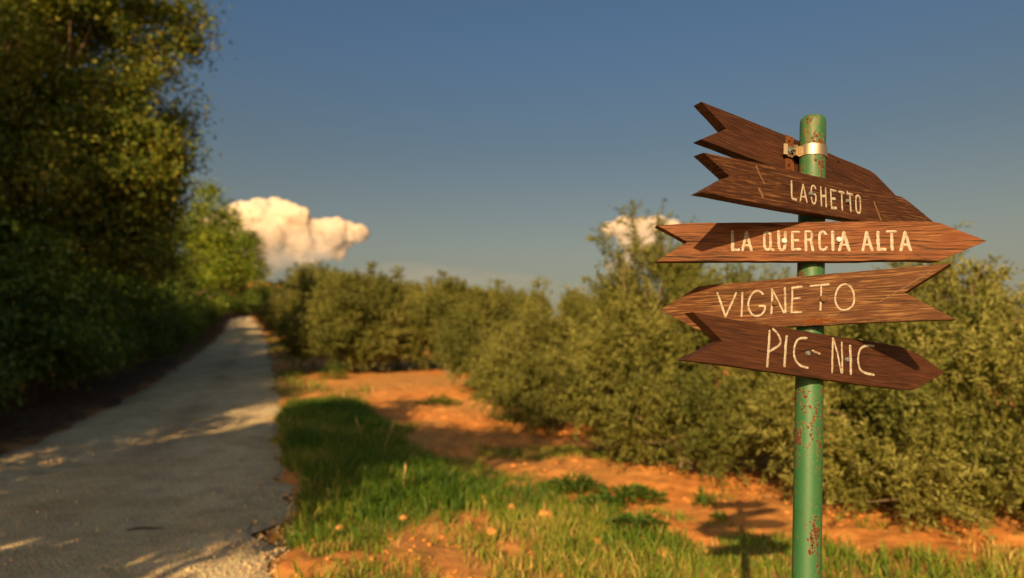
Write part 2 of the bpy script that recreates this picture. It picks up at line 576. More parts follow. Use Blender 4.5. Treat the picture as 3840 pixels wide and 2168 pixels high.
gx = axis(-7.0, 6.0, .075, -2600, 2600, 1.055)
gy = axis(3.0, 14.0, .075, -400, 2990, 1.04)
GX, GY = np.meshgrid(gx, gy)
GZ = terrain(GX, GY)
xl, xr = road_edges_at_y(GY)
inside = np.minimum(GX - xl, xr - GX)
on_road = smooth(-.15, .35, inside) * (GY < 120) * (GY > -30)
rough_amt = (1 - on_road) * smooth(30, 12, GY) * (GY > -5)
clod = np.maximum(fbm(GX * 4.2, GY * 4.2, 4, 40), -.15) * .075 + np.maximum(fbm(GX * 1.3, GY * 1.3, 3, 50), -.3) * .09
GZ = GZ + clod * rough_amt - on_road * (.06 + .004 * np.clip(GY, 0, 100))
verge_l = smooth(0.1, .5, xl - GX) * smooth(14, 5, xl - GX) * (GY < 110)
GZ = GZ + verge_l * .05


def grass_density(x, y):
    """0..1 turf cover at a world position"""
    lx, rxx = road_edges_at_y(y)
    lim = np.interp(x, [-12, -3.6, -2.4, -1.7, -1.15, .4, 1.0, 2.0, 3.0, 5.0, 8.0], [15, 13.5, 12.5, 10.6, 8.2, 7.4, 6.3, 5.4, 4.9, 4.3, 3.8])
    n = fbm(x * .9, y * .9, 4, 70)
    d = smooth(.5, -.6, y - lim + n * 1.6)
    patch = smooth(-.12, .22, fbm(x * 1.5, y * 1.5, 3, 80) + .13)
    tall = verge(x, y)
    d = d * np.maximum(patch, tall)
    d = np.maximum(d, .7 * smooth(.26, .5, fbm(x * .55, y * .55, 3, 90)) * (y < 60))
    strip = .75 * smooth(1.5, .7, x - rxx + n) * (y < 55) * (y > 9) * smooth(-.2, .1, fbm(x * .7, y * .5, 3, 95))
    return np.maximum(np.maximum(d, strip), .95 * tall) * smooth(-.15, .12, x - rxx + n * .4)


def verge(x, y):
    lx, rxx = road_edges_at_y(y)
    return smooth(-.15, .1, x - rxx) * smooth(2.0, 1.2, x - rxx) * smooth(5.6, 6.8, y) * smooth(16, 12.5, y)


turf = grass_density(GX, GY) * smooth(60, 30, GY)
far_turf = .3 * smooth(-.1, .3, fbm(GX / 6, GY / 6, 3, 33)) * smooth(25, 60, GY)
turf = np.maximum(turf * .8, far_turf)
litter = np.clip(smooth(-.25, .25, xl - GX + .5 * fbm(GX * 2, GY * 2, 3, 60)) * (GY < 110), 0, 1)
ny, nx = GX.shape
idx = np.arange(ny * nx).reshape(ny, nx)
quads = np.stack([idx[:-1, :-1], idx[:-1, 1:], idx[1:, 1:], idx[1:, :-1]], -1).reshape(-1, 4)
me = mesh_np('ground', np.c_[GX.ravel(), GY.ravel(), GZ.ravel()], quads, 4, soil_material(), smooth_shade=True)
for nm, arr in (('turf', turf), ('litter', litter)):
    a_ = me.attributes.new(nm, 'FLOAT', 'POINT'); a_.data.foreach_set('value', arr.ravel().astype(np.float32))
tag(obj('ground', me), kind='structure', label='orange tilled earth of the olive grove')


# ------------------------------------------------------------------ clouds
def cloud(name, blobs, d, mat, label, cat='cloud', seed=1, squash=.55):
    """blobs: (u, v, radius px) in the photograph; spheres of vapour at distance d metres"""
    rg = np.random.default_rng(seed)
    base = at_depth(*blobs[0][:2], d)
    V = []; Fc = []; n0 = 0
    bm = bmesh.new(); bmesh.ops.create_icosphere(bm, subdivisions=4, radius=1.0)
    sv = np.array([v.co[:] for v in bm.verts]); sf = np.array([[v.index for v in f.verts] for f in bm.faces]); bm.free()
    for (u, v, r, *ry) in blobs:
        dd = d * (1 + rg.uniform(-.008, .008))
        c = at_depth(u, v, dd) - base
        rad = r / F * dd
        o = rg.uniform(0, 50, 3)
        th = fbm(sv[:, 0] * 2.3 + o[0] + sv[:, 2], sv[:, 1] * 2.3 + o[1] + sv[:, 2] * 2, 4, int(o[2]))
        puff = np.abs(fbm(sv[:, 0] * 5 + o[1], sv[:, 2] * 5 + sv[:, 1] * 3 + o[0], 3, int(o[1])))
        w = sv * (1 + .34 * th - .18 * puff)[:, None]
        V.append(w * np.array([rad, rad * .6, rad * (ry[0] / r if ry else 1.0)]) + c); Fc.append(sf + n0); n0 += len(sv)
    me = mesh_np(name, np.concatenate(V), np.concatenate(Fc), 3, mat, smooth_shade=True)
    o = obj(name, me, loc=base)
    rm = o.modifiers.new('merge', 'REMESH'); rm.mode = 'VOXEL'; rm.voxel_size = d * .0032; rm.use_smooth_shade = True
    sm = o.modifiers.new('soften', 'SMOOTH'); sm.iterations = 5; sm.factor = .5
    tx = bpy.data.textures.new(name + '_billow', 'CLOUDS'); tx.noise_scale = d * .011; tx.noise_depth = 4
    dp = o.modifiers.new('billow', 'DISPLACE'); dp.texture = tx; dp.strength = d * .0065; dp.mid_level = .5; dp.texture_coords = 'LOCAL'
    return tag(o, label, cat)


rg = np.random.default_rng(5)
c1 = []
for (u, v, r) in [(900, 830, 78), (960, 815, 72), (1030, 790, 48), (1075, 800, 52), (1120, 812, 42), (1145, 850, 34), (850, 870, 90), (930, 900, 85), (1010, 880, 80), (1090, 880, 58),
                  (1180, 845, 30), (1220, 850, 36), (1265, 850, 38), (1310, 862, 34), (1345, 866, 32), (1370, 878, 24), (1250, 890, 46), (1300, 900, 36), (1190, 905, 40), (1130, 925, 52),
                  (1230, 935, 44), (1160, 965, 50), (1060, 950, 66), (980, 965, 80), (900, 985, 80), (1270, 950, 30), (1345, 890, 24)]:
    c1.append((u, v, r))
    for _ in range(4):
        a = rg.uniform(0, 6.28); c1.append((u + r * .75 * math.cos(a), v - abs(r * .6 * math.sin(a)) * (.6 if v < 900 else .2), r * rg.uniform(.28, .45)))
cloud('cumulus_cloud', c1, 3600, cloud_material('cumulus_vapour', -230, 40, .12, .97, .006), 'bright cream cumulus cloud above the hill beside the oak', seed=3)
c2 = []
for (u, v, r) in [(2290, 860, 34), (2340, 850, 40), (2400, 848, 40), (2460, 846, 40), (2520, 852, 34), (2560, 862, 24), (2350, 900, 40), (2420, 905, 46), (2390, 950, 44), (2350, 985, 40), (2300, 1000, 34), (2440, 970, 44)]:
    c2.append((u, v, r))
    for _ in range(3):
        a = rg.uniform(0, 6.28); c2.append((u + r * .8 * math.cos(a), v - abs(r * .5 * math.sin(a)) * .5, r * rg.uniform(.3, .45)))
cloud('anvil_cloud', c2, 5200, cloud_material('anvil_vapour', -260, 60, .10, .62, .004), 'faint pinkish anvil cloud behind the tall olive shoots', seed=8)
c3 = [(1520, 1020, 190, 34), (1700, 1050, 240, 46), (1880, 1085, 260, 60)]
cloud('cloud_bank', c3, 6000, cloud_material('bank_vapour', -500, 300, .015, .05, .0012), 'thin grey pink cloud bank low over the grove', seed=9)


# ------------------------------------------------------------------ vegetation builders
def leaf_quads(P, N, T, L, W, fold=.18):
    """diamond leaves: P base, N normal, T direction of the blade"""
    T = T / np.linalg.norm(T, axis=1, keepdims=True)
    S = np.cross(N, T); S /= np.maximum(np.linalg.norm(S, axis=1, keepdims=True), 1e-6)
    N2 = np.cross(T, S)
    L = L[:, None]; W = W[:, None]
    a = P; b_ = P + T * L * .45 + S * W * .5 + N2 * W * fold; c = P + T * L; d = P + T * L * .45 - S * W * .5 + N2 * W * fold
    V = np.stack([a, b_, c, d], 1).reshape(-1, 3)
    return V


def unit(n, rg):
    v = rg.normal(size=(n, 3)); return v / np.linalg.norm(v, axis=1, keepdims=True)


def tube(V, Fq, pts, rads, sides=6):
    pts = np.array(pts, float); n0 = sum(len(v) for v in V)
    t = np.gradient(pts, axis=0); t /= np.linalg.norm(t, axis=1, keepdims=True) + 1e-9
    ref = np.array([.31, .85, .42])
    s = np.cross(t, ref); s /= np.linalg.norm(s, axis=1, keepdims=True) + 1e-9
    u = np.cross(t, s)
    a = np.arange(sides) / sides * 2 * math.pi
    ring = (s[:, None] * np.cos(a)[None, :, None] + u[:, None] * np.sin(a)[None, :, None]) * np.array(rads)[:, None, None] + pts[:, None]
    V.append(ring.reshape(-1, 3))
    k = len(pts)
    for i in range(k - 1):
        for j in range(sides):
            j2 = (j + 1) % sides
            Fq.append((n0 + i * sides + j, n0 + i * sides + j2, n0 + (i + 1) * sides + j2, n0 + (i + 1) * sides + j))


def wood_mesh(name, V, Fq, mat):
    return mesh_np(name, np.concatenate(V), np.array(Fq), 4, mat, smooth_shade=True)


def branchy(rg, base, fork_h, blobs, r0, extra, n_trunks=1, lean=.15):
    V, Fq = [], []
    tops = []
    for k in range(n_trunks):
        off = np.array([rg.uniform(-.05, .05), rg.uniform(-.05, .05), 0]) * (n_trunks > 1)
        top = np.array([rg.uniform(-lean, lean) * fork_h, rg.uniform(-lean, lean) * fork_h, fork_h])
        pts = [off + np.array([0, 0, -.25]), off + top * .15, off + top * .5 + rg.normal(size=3) * .06, off + top]
        tube(V, Fq, pts, [r0 * 1.5, r0 * 1.08, r0 * .9, r0 * .75], 9)
        tops.append(off + top)
    for (c, r) in blobs:
        c = np.array(c, float)
        st = tops[rg.integers(len(tops))]
        mid = st * .55 + c * .45 + rg.normal(size=3) * .12 * np.linalg.norm(c - st) * .5
        tube(V, Fq, [st, mid, c], [r0 * .6, r0 * .38, r0 * .16], 6)
        rr = np.array(r if hasattr(r, '__len__') else (r, r, r), float)
        for _ in range(extra):
            d = unit(1, rg)[0]
            s0 = mid * .4 + c * .6
            e = c + d * rr * rg.uniform(.6, .95)
            tube(V, Fq, [s0, (s0 + e) / 2 + rg.normal(size=3) * .1, e], [r0 * .2, r0 * .11, r0 * .03], 4)
    return V, Fq


def crown_leaves(rg, blobs, clumps_per, leaves_per, clump_r, L, W, shell=.5, up=.4):
    Ps, Ns = [], []
    for (c, r) in blobs:
        c = np.array(c, float); r = np.array(r if hasattr(r, '__len__') else (r, r, r), float)
        m = max(4, int(clumps_per * (r[0] * r[1] * r[2]) ** (2 / 3)))
        d = unit(m, rg)
        d[:, 2] = np.where(d[:, 2] < -.55, -d[:, 2] * .6, d[:, 2])
        rad = shell + (1 - shell) * rg.uniform(0, 1, m) ** .6
        rad *= 1 + .16 * rg.normal(size=m)
        cc = c + d * r * rad[:, None]
        cr = clump_r * rg.uniform(.55, 1.35, m)
        k = np.maximum(3, (leaves_per * (cr / clump_r) ** 2 * rg.uniform(.6, 1.4, m)).astype(int))
        pid = np.repeat(np.arange(m), k)
        off = rg.normal(size=(len(pid), 3)) * .55
        off[:, 2] *= .7
        P = cc[pid] + off * cr[pid][:, None]
        N = d[pid] * .5 + unit(len(pid), rg) * .75 + np.array([0, 0, up])
        Ps.append(P); Ns.append(N)
    P = np.concatenate(Ps); N = np.concatenate(Ns)
    N /= np.linalg.norm(N, axis=1, keepdims=True)
    T = np.cross(N, unit(len(P), rg)) + np.array([0, 0, -.15])
    n = len(P)
    Ls = L * rg.uniform(.65, 1.3, n); Ws = W * rg.uniform(.65, 1.3, n)
    V = leaf_quads(P, N, T, Ls, Ws)
    rnd = np.repeat(rg.uniform(0, 1, n), 4)
    return V, np.arange(4 * n), rnd


def build_tree(name, loc, label, cat, group, blobs, fork_h, r0, leafmat, barkmat, clumps_per, leaves_per, clump_r, L, W, seed, extra=4, n_trunks=1, crown_name='crown'):
    rg = np.random.default_rng(seed)
    root = empty(name, loc)
    tag(root, label, cat, group)
    V, Fq = branchy(rg, None, fork_h, blobs, r0, extra, n_trunks)
    obj('trunk', wood_mesh('trunk', V, Fq, barkmat), root)
    V, fl, rnd = crown_leaves(rg, blobs, clumps_per, leaves_per, clump_r, L, W)
    obj(crown_name, mesh_np(crown_name, V, fl, 4, leafmat, rnd), root)
    return root


def olive_tree(name, loc, label, group, blobs, seed, shoots, per=30, L=.066, W=.0190, shoot_len=.36, tall=(), r0=.09, fork=.5, n_trunks=2, zs=1.0):
    rg = np.random.default_rng(seed)
    root = empty(name, loc)
    tag(root, label, 'olive tree', group)
    blobs = [((c[0], c[1], c[2] * zs), (r[0], r[1], r[2] * zs)) for c, r in blobs]
    V, Fq = branchy(rg, None, fork, blobs, r0, 3, n_trunks, .3)
    S0, SD, SL, BI = [], [], [], []
    bofs = 0
    vol = np.array([np.prod(np.array(r if hasattr(r, '__len__') else (r, r, r), float)) ** (2 / 3) for c, r in blobs]); vol /= vol.sum()
    for (c, r), w in zip(blobs, vol):
        c = np.array(c, float); r = np.array(r if hasattr(r, '__len__') else (r, r, r), float)
        m = int(shoots * w)
        d = unit(m, rg)
        rad = .35 + .6 * rg.uniform(0, 1, m) ** .7
        # shoots gather in boughs: pull each one towards its nearest bough centre
        nb = max(5, int(m / 85)); bd = unit(nb, rg); bc = c + bd * r * (.55 + .42 * rg.uniform(0, 1, nb) ** .6)[:, None]
        p = c + d * r * rad[:, None]
        near = np.argmin(((p[:, None] - bc[None]) ** 2).sum(-1), 1)
        p = p + (bc[near] - p) * rg.uniform(.20, .72, m)[:, None]
        keep = p[:, 2] > .10 + .12 * rg.uniform(0, 1, m)
        p, d = p[keep], d[keep]
        BI.append(near[keep] + bofs); bofs += nb
        dirs = d * .62 + np.array([0, 0, .55]) + unit(len(p), rg) * .45
        S0.append(p); SD.append(dirs); SL.append(shoot_len * rg.uniform(.5, 1.25, len(p)))
    for (p, top, n) in tall:                     # long upright water shoots
        p = np.array(p, float); top = np.array(top, float)
        tube(V, Fq, [p, (p + top) / 2 + rg.normal(size=3) * .04, top], [.012, .009, .004], 4)
        f = rg.uniform(0, 1, n)
        S0.append(p + (top - p) * f[:, None] + rg.normal(size=(n, 3)) * .03); SD.append(unit(n, rg) * .8 + (top - p) / np.linalg.norm(top - p) * .8)
        SL.append(.28 * rg.uniform(.5, 1.2, n)); BI.append(np.full(n, bofs)); bofs += 1
    P0 = np.concatenate(S0); D = np.concatenate(SD); D /= np.linalg.norm(D, axis=1, keepdims=True); SLn = np.concatenate(SL)
    m = len(P0)
    k = np.maximum(5, (per * SLn / shoot_len).astype(int))
    pid = np.repeat(np.arange(m), k)
    n = len(pid)
    f = rg.uniform(0, 1, n)
    P = P0[pid] + D[pid] * (SLn[pid] * f)[:, None] + np.array([0, 0, -.10]) * (f ** 2 * SLn[pid])[:, None] + rg.normal(size=(n, 3)) * .012
    T = D[pid] * .75 + unit(n, rg) * .85
    N = unit(n, rg) + np.array([0, 0, .5])
    sh_r = rg.uniform(0, 1, m)
    bid = np.concatenate(BI); bough_r = rg.uniform(0, 1, bid.max() + 1)
    Vl = leaf_quads(P, N, T, L * rg.uniform(.6, 1.3, n), W * rg.uniform(.7, 1.3, n), .1)
    rnd = np.repeat(np.clip(.45 * bough_r[bid[pid]] + .32 * sh_r[pid] + .28 * rg.uniform(0, 1, n) - .02, 0, 1), 4)
    obj('trunk', wood_mesh('trunk', V, Fq, M_OBARK), root)
    obj('crown', mesh_np('crown', Vl, np.arange(4 * n), 4, M_OLIVE, rnd), root)
    return root


def gpos(x, y, dz=0.0):
    return (x, y, float(terrain(x, y)) + dz)


# ------------------------------------------------------------------ trees on the left of the road
OAK_G = 'oaks and tall trees along the left of the track'
oak = build_tree('oak_tree', gpos(-12.1, 17.0), 'tall golden lit oak towering over the hedge and track', 'oak tree', OAK_G,
    [((-.5, 0, 11.9), (2.0, 2.3, 1.9)), ((1.2, -.3, 9.2), (2.0, 2.2, 1.8)), ((1.9, .2, 6.9), (1.7, 2.0, 1.5)), ((-1.4, 0, 9.9), (2.2, 2.4, 2.1)), ((-.8, -.6, 6.9), (2.3, 2.3, 1.8)), ((.6, -.8, 4.8), (2.3, 2.0, 1.5)), ((3.0, .3, 9.9), (.62, .7, .6)), ((3.1, 0, 8.9), (.5, .6, .5)), ((2.9, .1, 5.6), (.8, .9, .7)), ((-2.4, .2, 13.0), (2.0, 2.2, 1.8)), ((2.4, 0, 4.7), (1.35, 1.4, 1.2)), ((2.2, -.2, 6.0), (1.5, 1.5, 1.1)), ((1.8, -.4, 3.4), (1.7, 1.5, 1.2)), ((-1.8, -.6, 3.6), (1.8, 1.6, 1.3))],
    3.2, .24, M_OAK, M_BARK, 19, 210, .54, .115, .078, 21, extra=7)
oak_b = build_tree('oak_tree', gpos(-17.5, 22.0), 'broad dark oak at the photo edge beyond the tall oak', 'oak tree', OAK_G,
    [((0, 0, 9.4), (3.0, 3.0, 2.6)), ((2.0, 0, 6.6), (2.6, 2.4, 2.0)), ((-2.2, 0, 6.4), (2.6, 2.6, 2.2)), ((.4, -1.2, 4.6), (3.0, 2.2, 1.6)), ((1.2, .4, 11.4), (1.8, 1.8, 1.5))],
    3.0, .26, M_OAK, M_BARK, 26, 34, .5, .19, .13, 22, extra=5)
ash = build_tree('broadleaf_tree', gpos(-22.1, 48.0), 'bright yellow green leafy tree overhanging the track', 'tree', OAK_G,
    [((.4, 0, 7.2), (1.9, 1.9, 1.7)), ((1.6, -.3, 5.4), (2.0, 2.0, 1.6)), ((2.2, -.5, 3.6), (1.6, 1.8, 1.3)), ((-1.3, 0, 5.4), (2.1, 2.1, 1.8)), ((-1.0, -.8, 3.2), (2.2, 2.0, 1.5)), ((.1, .1, 9.0), (.8, .8, .9))],
    2.2, .17, M_YELLOW, M_BARK, 24, 26, .5, .22, .15, 23)
ash.scale = (1.12, 1.12, 1.14)
copy = copy_tree(oak_b, gpos(-38.6, 98), 1.1, .86); tag(copy, 'distant round oak where the track bends away', 'oak tree', OAK_G)
copy = copy_tree(oak_b, gpos(-26.5, 60), 2.2, .74); tag(copy, 'dark oak half hidden behind the yellow green tree', 'oak tree', OAK_G)
copy = copy_tree(oak_b, gpos(-20.3, 36.5), 4.0, .66); tag(copy, 'shaded oak between the tall oak and the yellow green tree', 'oak tree', OAK_G)
copy = copy_tree(oak_b, gpos(-15.6, 28), 5.2, .60); tag(copy, 'low dark oak leaning to the track past the tall oak', 'oak tree', OAK_G)
copy = copy_tree(oak_b, gpos(-35.5, 82), 3.0, .72); tag(copy, 'small dark oak on the uphill verge before the bend', 'oak tree', OAK_G)

# hedge shrubs beside the road
SH_G = 'hedge shrubs along the left of the track'
sh_a = build_tree('hedge_shrub', gpos(-9.6, 11.5), 'dense dark green hedge shrub lining the shaded track', 'shrub', SH_G,
    [((0, 0, 1.9), (1.5, 1.5, 1.3)), ((.6, .3, 1.0), (1.3, 1.3, .9)), ((-.6, -.3, 1.1), (1.3, 1.3, 1.0)), ((.1, -.2, 3.0), (.9, .9, .9))],
    .5, .06, M_SHRUB, M_BARK, 40, 24, .30, .15, .09, 31, extra=3, n_trunks=3, crown_name='foliage')
sh_b = build_tree('hedge_shrub', gpos(-8.6, 9.0), 'dense dark green hedge shrub lining the shaded track', 'shrub', SH_G,
    [((0, 0, 1.5), (1.4, 1.3, 1.1)), ((.7, 0, .9), (1.0, 1.1, .8)), ((-.7, .2, 1.7), (1.0, 1.0, 1.2)), ((-.1, 0, 2.6), (.8, .8, .7))],
    .4, .05, M_SHRUB, M_BARK, 40, 24, .28, .14, .085, 32, extra=3, n_trunks=3, crown_name='foliage')
rg = np.random.default_rng(77)
yv = 5.2; k = 0
while yv < 100:
    xl_, xr_ = road_edges_at_y(np.array([yv]))
    for row, (dx, s0) in enumerate(((1.75, .82), (3.6, 1.15))):
        sc = s0 * rg.uniform(.85, 1.15)
        x = float(xl_[0]) - dx * (1 + .004 * yv) - rg.uniform(-.25, .35)
        if k == 0: root = sh_a; root.location = gpos(x, yv); root.scale = (sc,) * 3
        elif k == 1: root = sh_b; root.location = gpos(x, yv); root.scale = (sc,) * 3
        else: root = copy_tree((sh_a, sh_b)[k % 2], gpos(x, yv + rg.uniform(-.5, .5)), rg.uniform(0, 6.28), (sc, sc, sc * rg.uniform(.85, 1.2)))
        root['label'] = 'dense dark green hedge shrub lining the shaded track' if row == 0 else 'taller dark shrub behind the front row of the hedge'
        k += 1
    yv += 1.9 * (1 + yv * .012)

# trees of the same row beside and behind the camera: they shade track and hedge
road_tree = build_tree('roadside_tree', gpos(-5.75, -2.0), 'leafy roadside tree standing behind the viewpoint', 'tree', 'roadside trees outside the view',
    [((0, 0, 3.9), (1.35, 1.3, 1.15)), ((.2, .1, 2.7), (1.15, 1.2, .9)), ((-.5, 0, 3.2), (1.2, 1.2, 1.0)), ((1.15, 0, 3.5), (.75, .8, .62)), ((.85, 0, 2.95), (.8, .8, .5)), ((1.9, .1, 3.75), (.7, .7, .4)), ((1.15, 0, 4.4), (.8, .8, .45)), ((1.95, 0, 4.4), (.8, .7, .42)), ((2.8, 0, 4.3), (.65, .6, .34))], 1.4, .12, M_OAK, M_BARK, 64, 30, .38, .16, .11, 24, extra=4)
road_tree.scale = (1.0, 1.0, 1.1)
road_tree_b = build_tree('roadside_tree', gpos(-6.95, -2.2), 'leafy roadside tree standing beside and behind the viewpoint', 'tree', 'roadside trees outside the view',
    [((0, 0, 3.9), (1.35, 1.3, 1.15)), ((.2, .1, 2.7), (1.15, 1.2, .9)), ((-.5, 0, 3.2), (1.2, 1.2, 1.0))], 1.4, .12, M_OAK, M_BARK, 64, 30, .38, .16, .11, 25, extra=4)
road_tree_b.scale = (.78, .9, 1.40)
SHADE = [(-11.15, -2.0, (1.25, 1.1, 1.6), 1.0), (-9.3, 4.5, (.95, .9, .92), 2.0), (-11.3, 7.2, (1.1, 1.1, 1.15), .5), (-10.4, 2.4, (1.1, 1.1, 1.3), 4.4), (-14.4, 5.4, (2.1, 1.8, 2.75), 5.0), (-11.6, 5.9, (.9, .9, 1.75), 1.4), (-14.5, -1.5, (1.7, 1.6, 2.1), 2.8)]
for (x, y, s, a) in SHADE:
    c = copy_tree(road_tree_b, gpos(x, y), a, s)
    tag(c, 'leafy roadside tree standing beside and behind the viewpoint', 'tree', 'roadside trees outside the view')
road_tree['label'] = 'leafy roadside tree standing beside and behind the viewpoint'

# ------------------------------------------------------------------ olive trees
OG = 'olive trees of the grove'
ol_c = olive_tree('olive_tree', gpos(3.75, 5.95), 'big bushy olive at the right edge behind the arrow boards', OG,
    [((0, 0, 1.05), (1.25, 1.2, .85)), ((-.75, -.1, .8), (.8, .85, .65)), ((.75, -.1, .75), (.85, .8, .6)), ((.1, .1, 1.75), (.75, .7, .55)), ((-.5, .2, 1.35), (.7, .7, .55)), ((.2, -.5, .45), (1.1, .75, .42)), ((-.6, -.3, .4), (.8, .7, .36))], 101, 4800, zs=.88, per=36, L=.055, W=.0165, tall=[((.05, 0, 1.7), (.12, .1, 2.42), 30), ((.3, 0, 1.6), (.42, 0, 2.15), 20), ((-.2, 0, 1.7), (-.25, 0, 2.2), 20)])
olive_tree('olive_tree', gpos(2.05, 8.1), 'tall olive with upright shoots reaching above the others', OG,
    [((0, 0, 1.2), (1.2, 1.2, .95)), ((-.7, -.1, .9), (.9, .9, .75)), ((.8, 0, 1.1), (.9, .9, .8)), ((-.25, .1, 1.95), (.75, .7, .55)), ((0, -.6, .5), (1.15, .75, .45)), ((.9, -.4, .5), (.9, .7, .42)), ((.6, .1, 1.75), (.7, .7, .5))], 102, 5200, zs=1.0, per=34, L=.060, W=.0175,
    tall=[((-.45, 0, 2.0), (-.62, 0, 3.05), 46), ((-.3, 0, 2.0), (-.25, .1, 2.95), 40), ((-.6, .1, 1.9), (-.95, .1, 2.85), 34), ((-.1, 0, 2.0), (.12, .1, 2.75), 30), ((-.7, 0, 1.8), (-.7, -.1, 2.6), 26)])
olive_tree('olive_tree', gpos(.75, 11.6), 'bushy olive next to the tall shooting olive', OG,
    [((0, 0, 1.25), (1.15, 1.15, .95)), ((-.7, 0, 1.0), (.85, .85, .8)), ((.7, 0, 1.2), (.9, .9, .8)), ((.1, 0, 1.95), (.75, .75, .5)), ((0, -.6, .6), (1.1, .7, .5))], 103, 4500, zs=.80,
    tall=[((-.2, 0, 1.7), (-.3, 0, 2.4), 22), ((.3, 0, 1.7), (.35, 0, 2.35), 22)])
ol_m = olive_tree('olive_tree', gpos(-5.0, 22.0), 'rounded olive standing free on lit orange soil', OG,
    [((0, 0, 1.7), (1.55, 1.5, 1.25)), ((-1.0, 0, 1.5), (1.2, 1.2, 1.05)), ((1.0, -.1, 1.45), (1.25, 1.2, 1.1)), ((.2, 0, 2.6), (1.1, 1.1, .75)), ((0, -.7, .9), (1.5, 1.0, .75))], 104, 3250, zs=.9, per=30, L=.105, W=.033, shoot_len=.5,
    tall=[((.9, 0, 2.4), (1.1, 0, 3.35), 26), ((.3, 0, 2.8), (.35, 0, 3.5), 20), ((-.6, 0, 2.5), (-.7, 0, 3.1), 18)], r0=.12, fork=.7)
ol_m.scale = (1.2, 1.2, 1.0)
c = copy_tree(ol_c, gpos(5.5, 6.1), 2.0, .70); tag(c, 'olive cut off by the right edge of the photo', 'olive tree', OG)
mids = [(-.5, 16.6, .78, 1.0, 'narrow olive in the row past the bushy olive'), (-2.0, 21.5, .92, 2.3, 'olive in the second row with soil glimpsed beneath it'), (-8.7, 30.5, .74, 4.0, 'olive close behind the free standing rounded olive'),
        (2.9, 15.0, .60, 5.1, 'olive behind the tall shooting olive'), (5.9, 10.8, .70, .4, 'olive behind the big bushy olive at the right edge'),
        (-15.3, 46.5, 1.0, 3.3, 'olive beside the track at the foot of the slope'), (-11.4, 44, .85, 2.7, 'olive in the shade behind the trackside olive')]
for (x, y, s, a, lab) in mids:
    c = copy_tree(ol_m, gpos(x, y), a, s); tag(c, lab, 'olive tree', OG)
ol_f = olive_tree('olive_tree', gpos(-18, 66), 'distant olive in the grove on the hillside', 'olive trees on the far hillside',
    [((0, 0, 2.3), (1.9, 1.9, 1.5)), ((-.9, 0, 2.0), (1.5, 1.5, 1.2)), ((.9, 0, 2.1), (1.5, 1.5, 1.3)), ((0, 0, 3.2), (1.3, 1.3, .9))], 105, 420, per=22, L=.28, W=.09, shoot_len=1.0, r0=.14, fork=1.0, n_trunks=1)
rg = np.random.default_rng(42)
first = True
for yr in (38, 50, 60, 70, 80, 91, 103, 116, 130, 146):
    step = 6.3
    xa, xb = -.38 * yr - 1, .40 * yr + 2
    x = xa + rg.uniform(0, 2)
    while x < xb:
        px, py = x + rg.uniform(-.7, .7), yr + rg.uniform(-1.2, 1.2)
        x += step * rg.uniform(.85, 1.2)
        xl_, xr_ = road_edges_at_y(np.array([py]))
        if px < xr_[0] + 3.0 or px < -.352 * py or (yr < 45 and px < -5): continue
        s = rg.uniform(.85, 1.12) * float(np.interp(px / py, [-.3, -.2, -.05], [1.25, 1.0, .68]))
        if first: c = ol_f; c.location = gpos(px, py); c.scale = (s,) * 3; first = False
        else: c = copy_tree(ol_f, gpos(px, py), rg.uniform(0, 6.28), s)
        tag(c, 'distant olive in the grove on the hillside', 'olive tree', 'olive trees on the far hillside')


# ------------------------------------------------------------------ grass
def grass(name, n, box, hfun, dens, seed, label, width=.0034):
    rg = np.random.default_rng(seed)
    x = rg.uniform(box[0], box[1], n); y = rg.uniform(box[2], box[3], n)
    keep = rg.uniform(0, 1, n) < dens(x, y)
    x, y = x[keep], y[keep]; n = len(x)
    h = hfun(x, y) * rg.uniform(.45, 1.25, n)
    z = terrain(x, y) + (np.maximum(fbm(x * 4.2, y * 4.2, 4, 40), -.15) * .075 + np.maximum(fbm(x * 1.3, y * 1.3, 3, 50), -.3) * .09) - .01
    a = rg.uniform(0, 6.28, n); lean = rg.uniform(.1, .75, n) * h
    dx, dy = np.cos(a) * lean, np.sin(a) * lean
    w = width * rg.uniform(.6, 1.5, n) * (1 + h * 1.5)
    b2 = rg.uniform(0, 6.28, n)
    wx, wy = np.cos(b2) * w, np.sin(b2) * w
    p = np.c_[x, y, z]
    m = p + np.c_[dx * .35, dy * .35, h * .6]
    t = p + np.c_[dx, dy, h * (1 - .18 * (lean / h))]
    ww = np.c_[wx, wy, 0 * w]
    V = np.stack([p - ww, p + ww, m + ww * .8, m - ww * .8, t + ww * .15, t - ww * .15], 1).reshape(-1, 3)
    i0 = (np.arange(n) * 6)[:, None]
    Fq = np.concatenate([i0 + np.array([[0, 1, 2, 3]]), i0 + np.array([[3, 2, 4, 5]])], 1).reshape(-1)
    dry = np.clip(.42 + .60 * fbm(x * .9 + 7, y * .9, 3, 66) + rg.normal(size=n) * .16 + (rg.uniform(0, 1, n) < .10) * .45 - .28 * verge(x, y), 0, 1)
    me = mesh_np(name, V, Fq, 4, M_GRASS, np.repeat(dry, 6))
    return tag(obj(name, me), label, 'grass', kind='stuff')


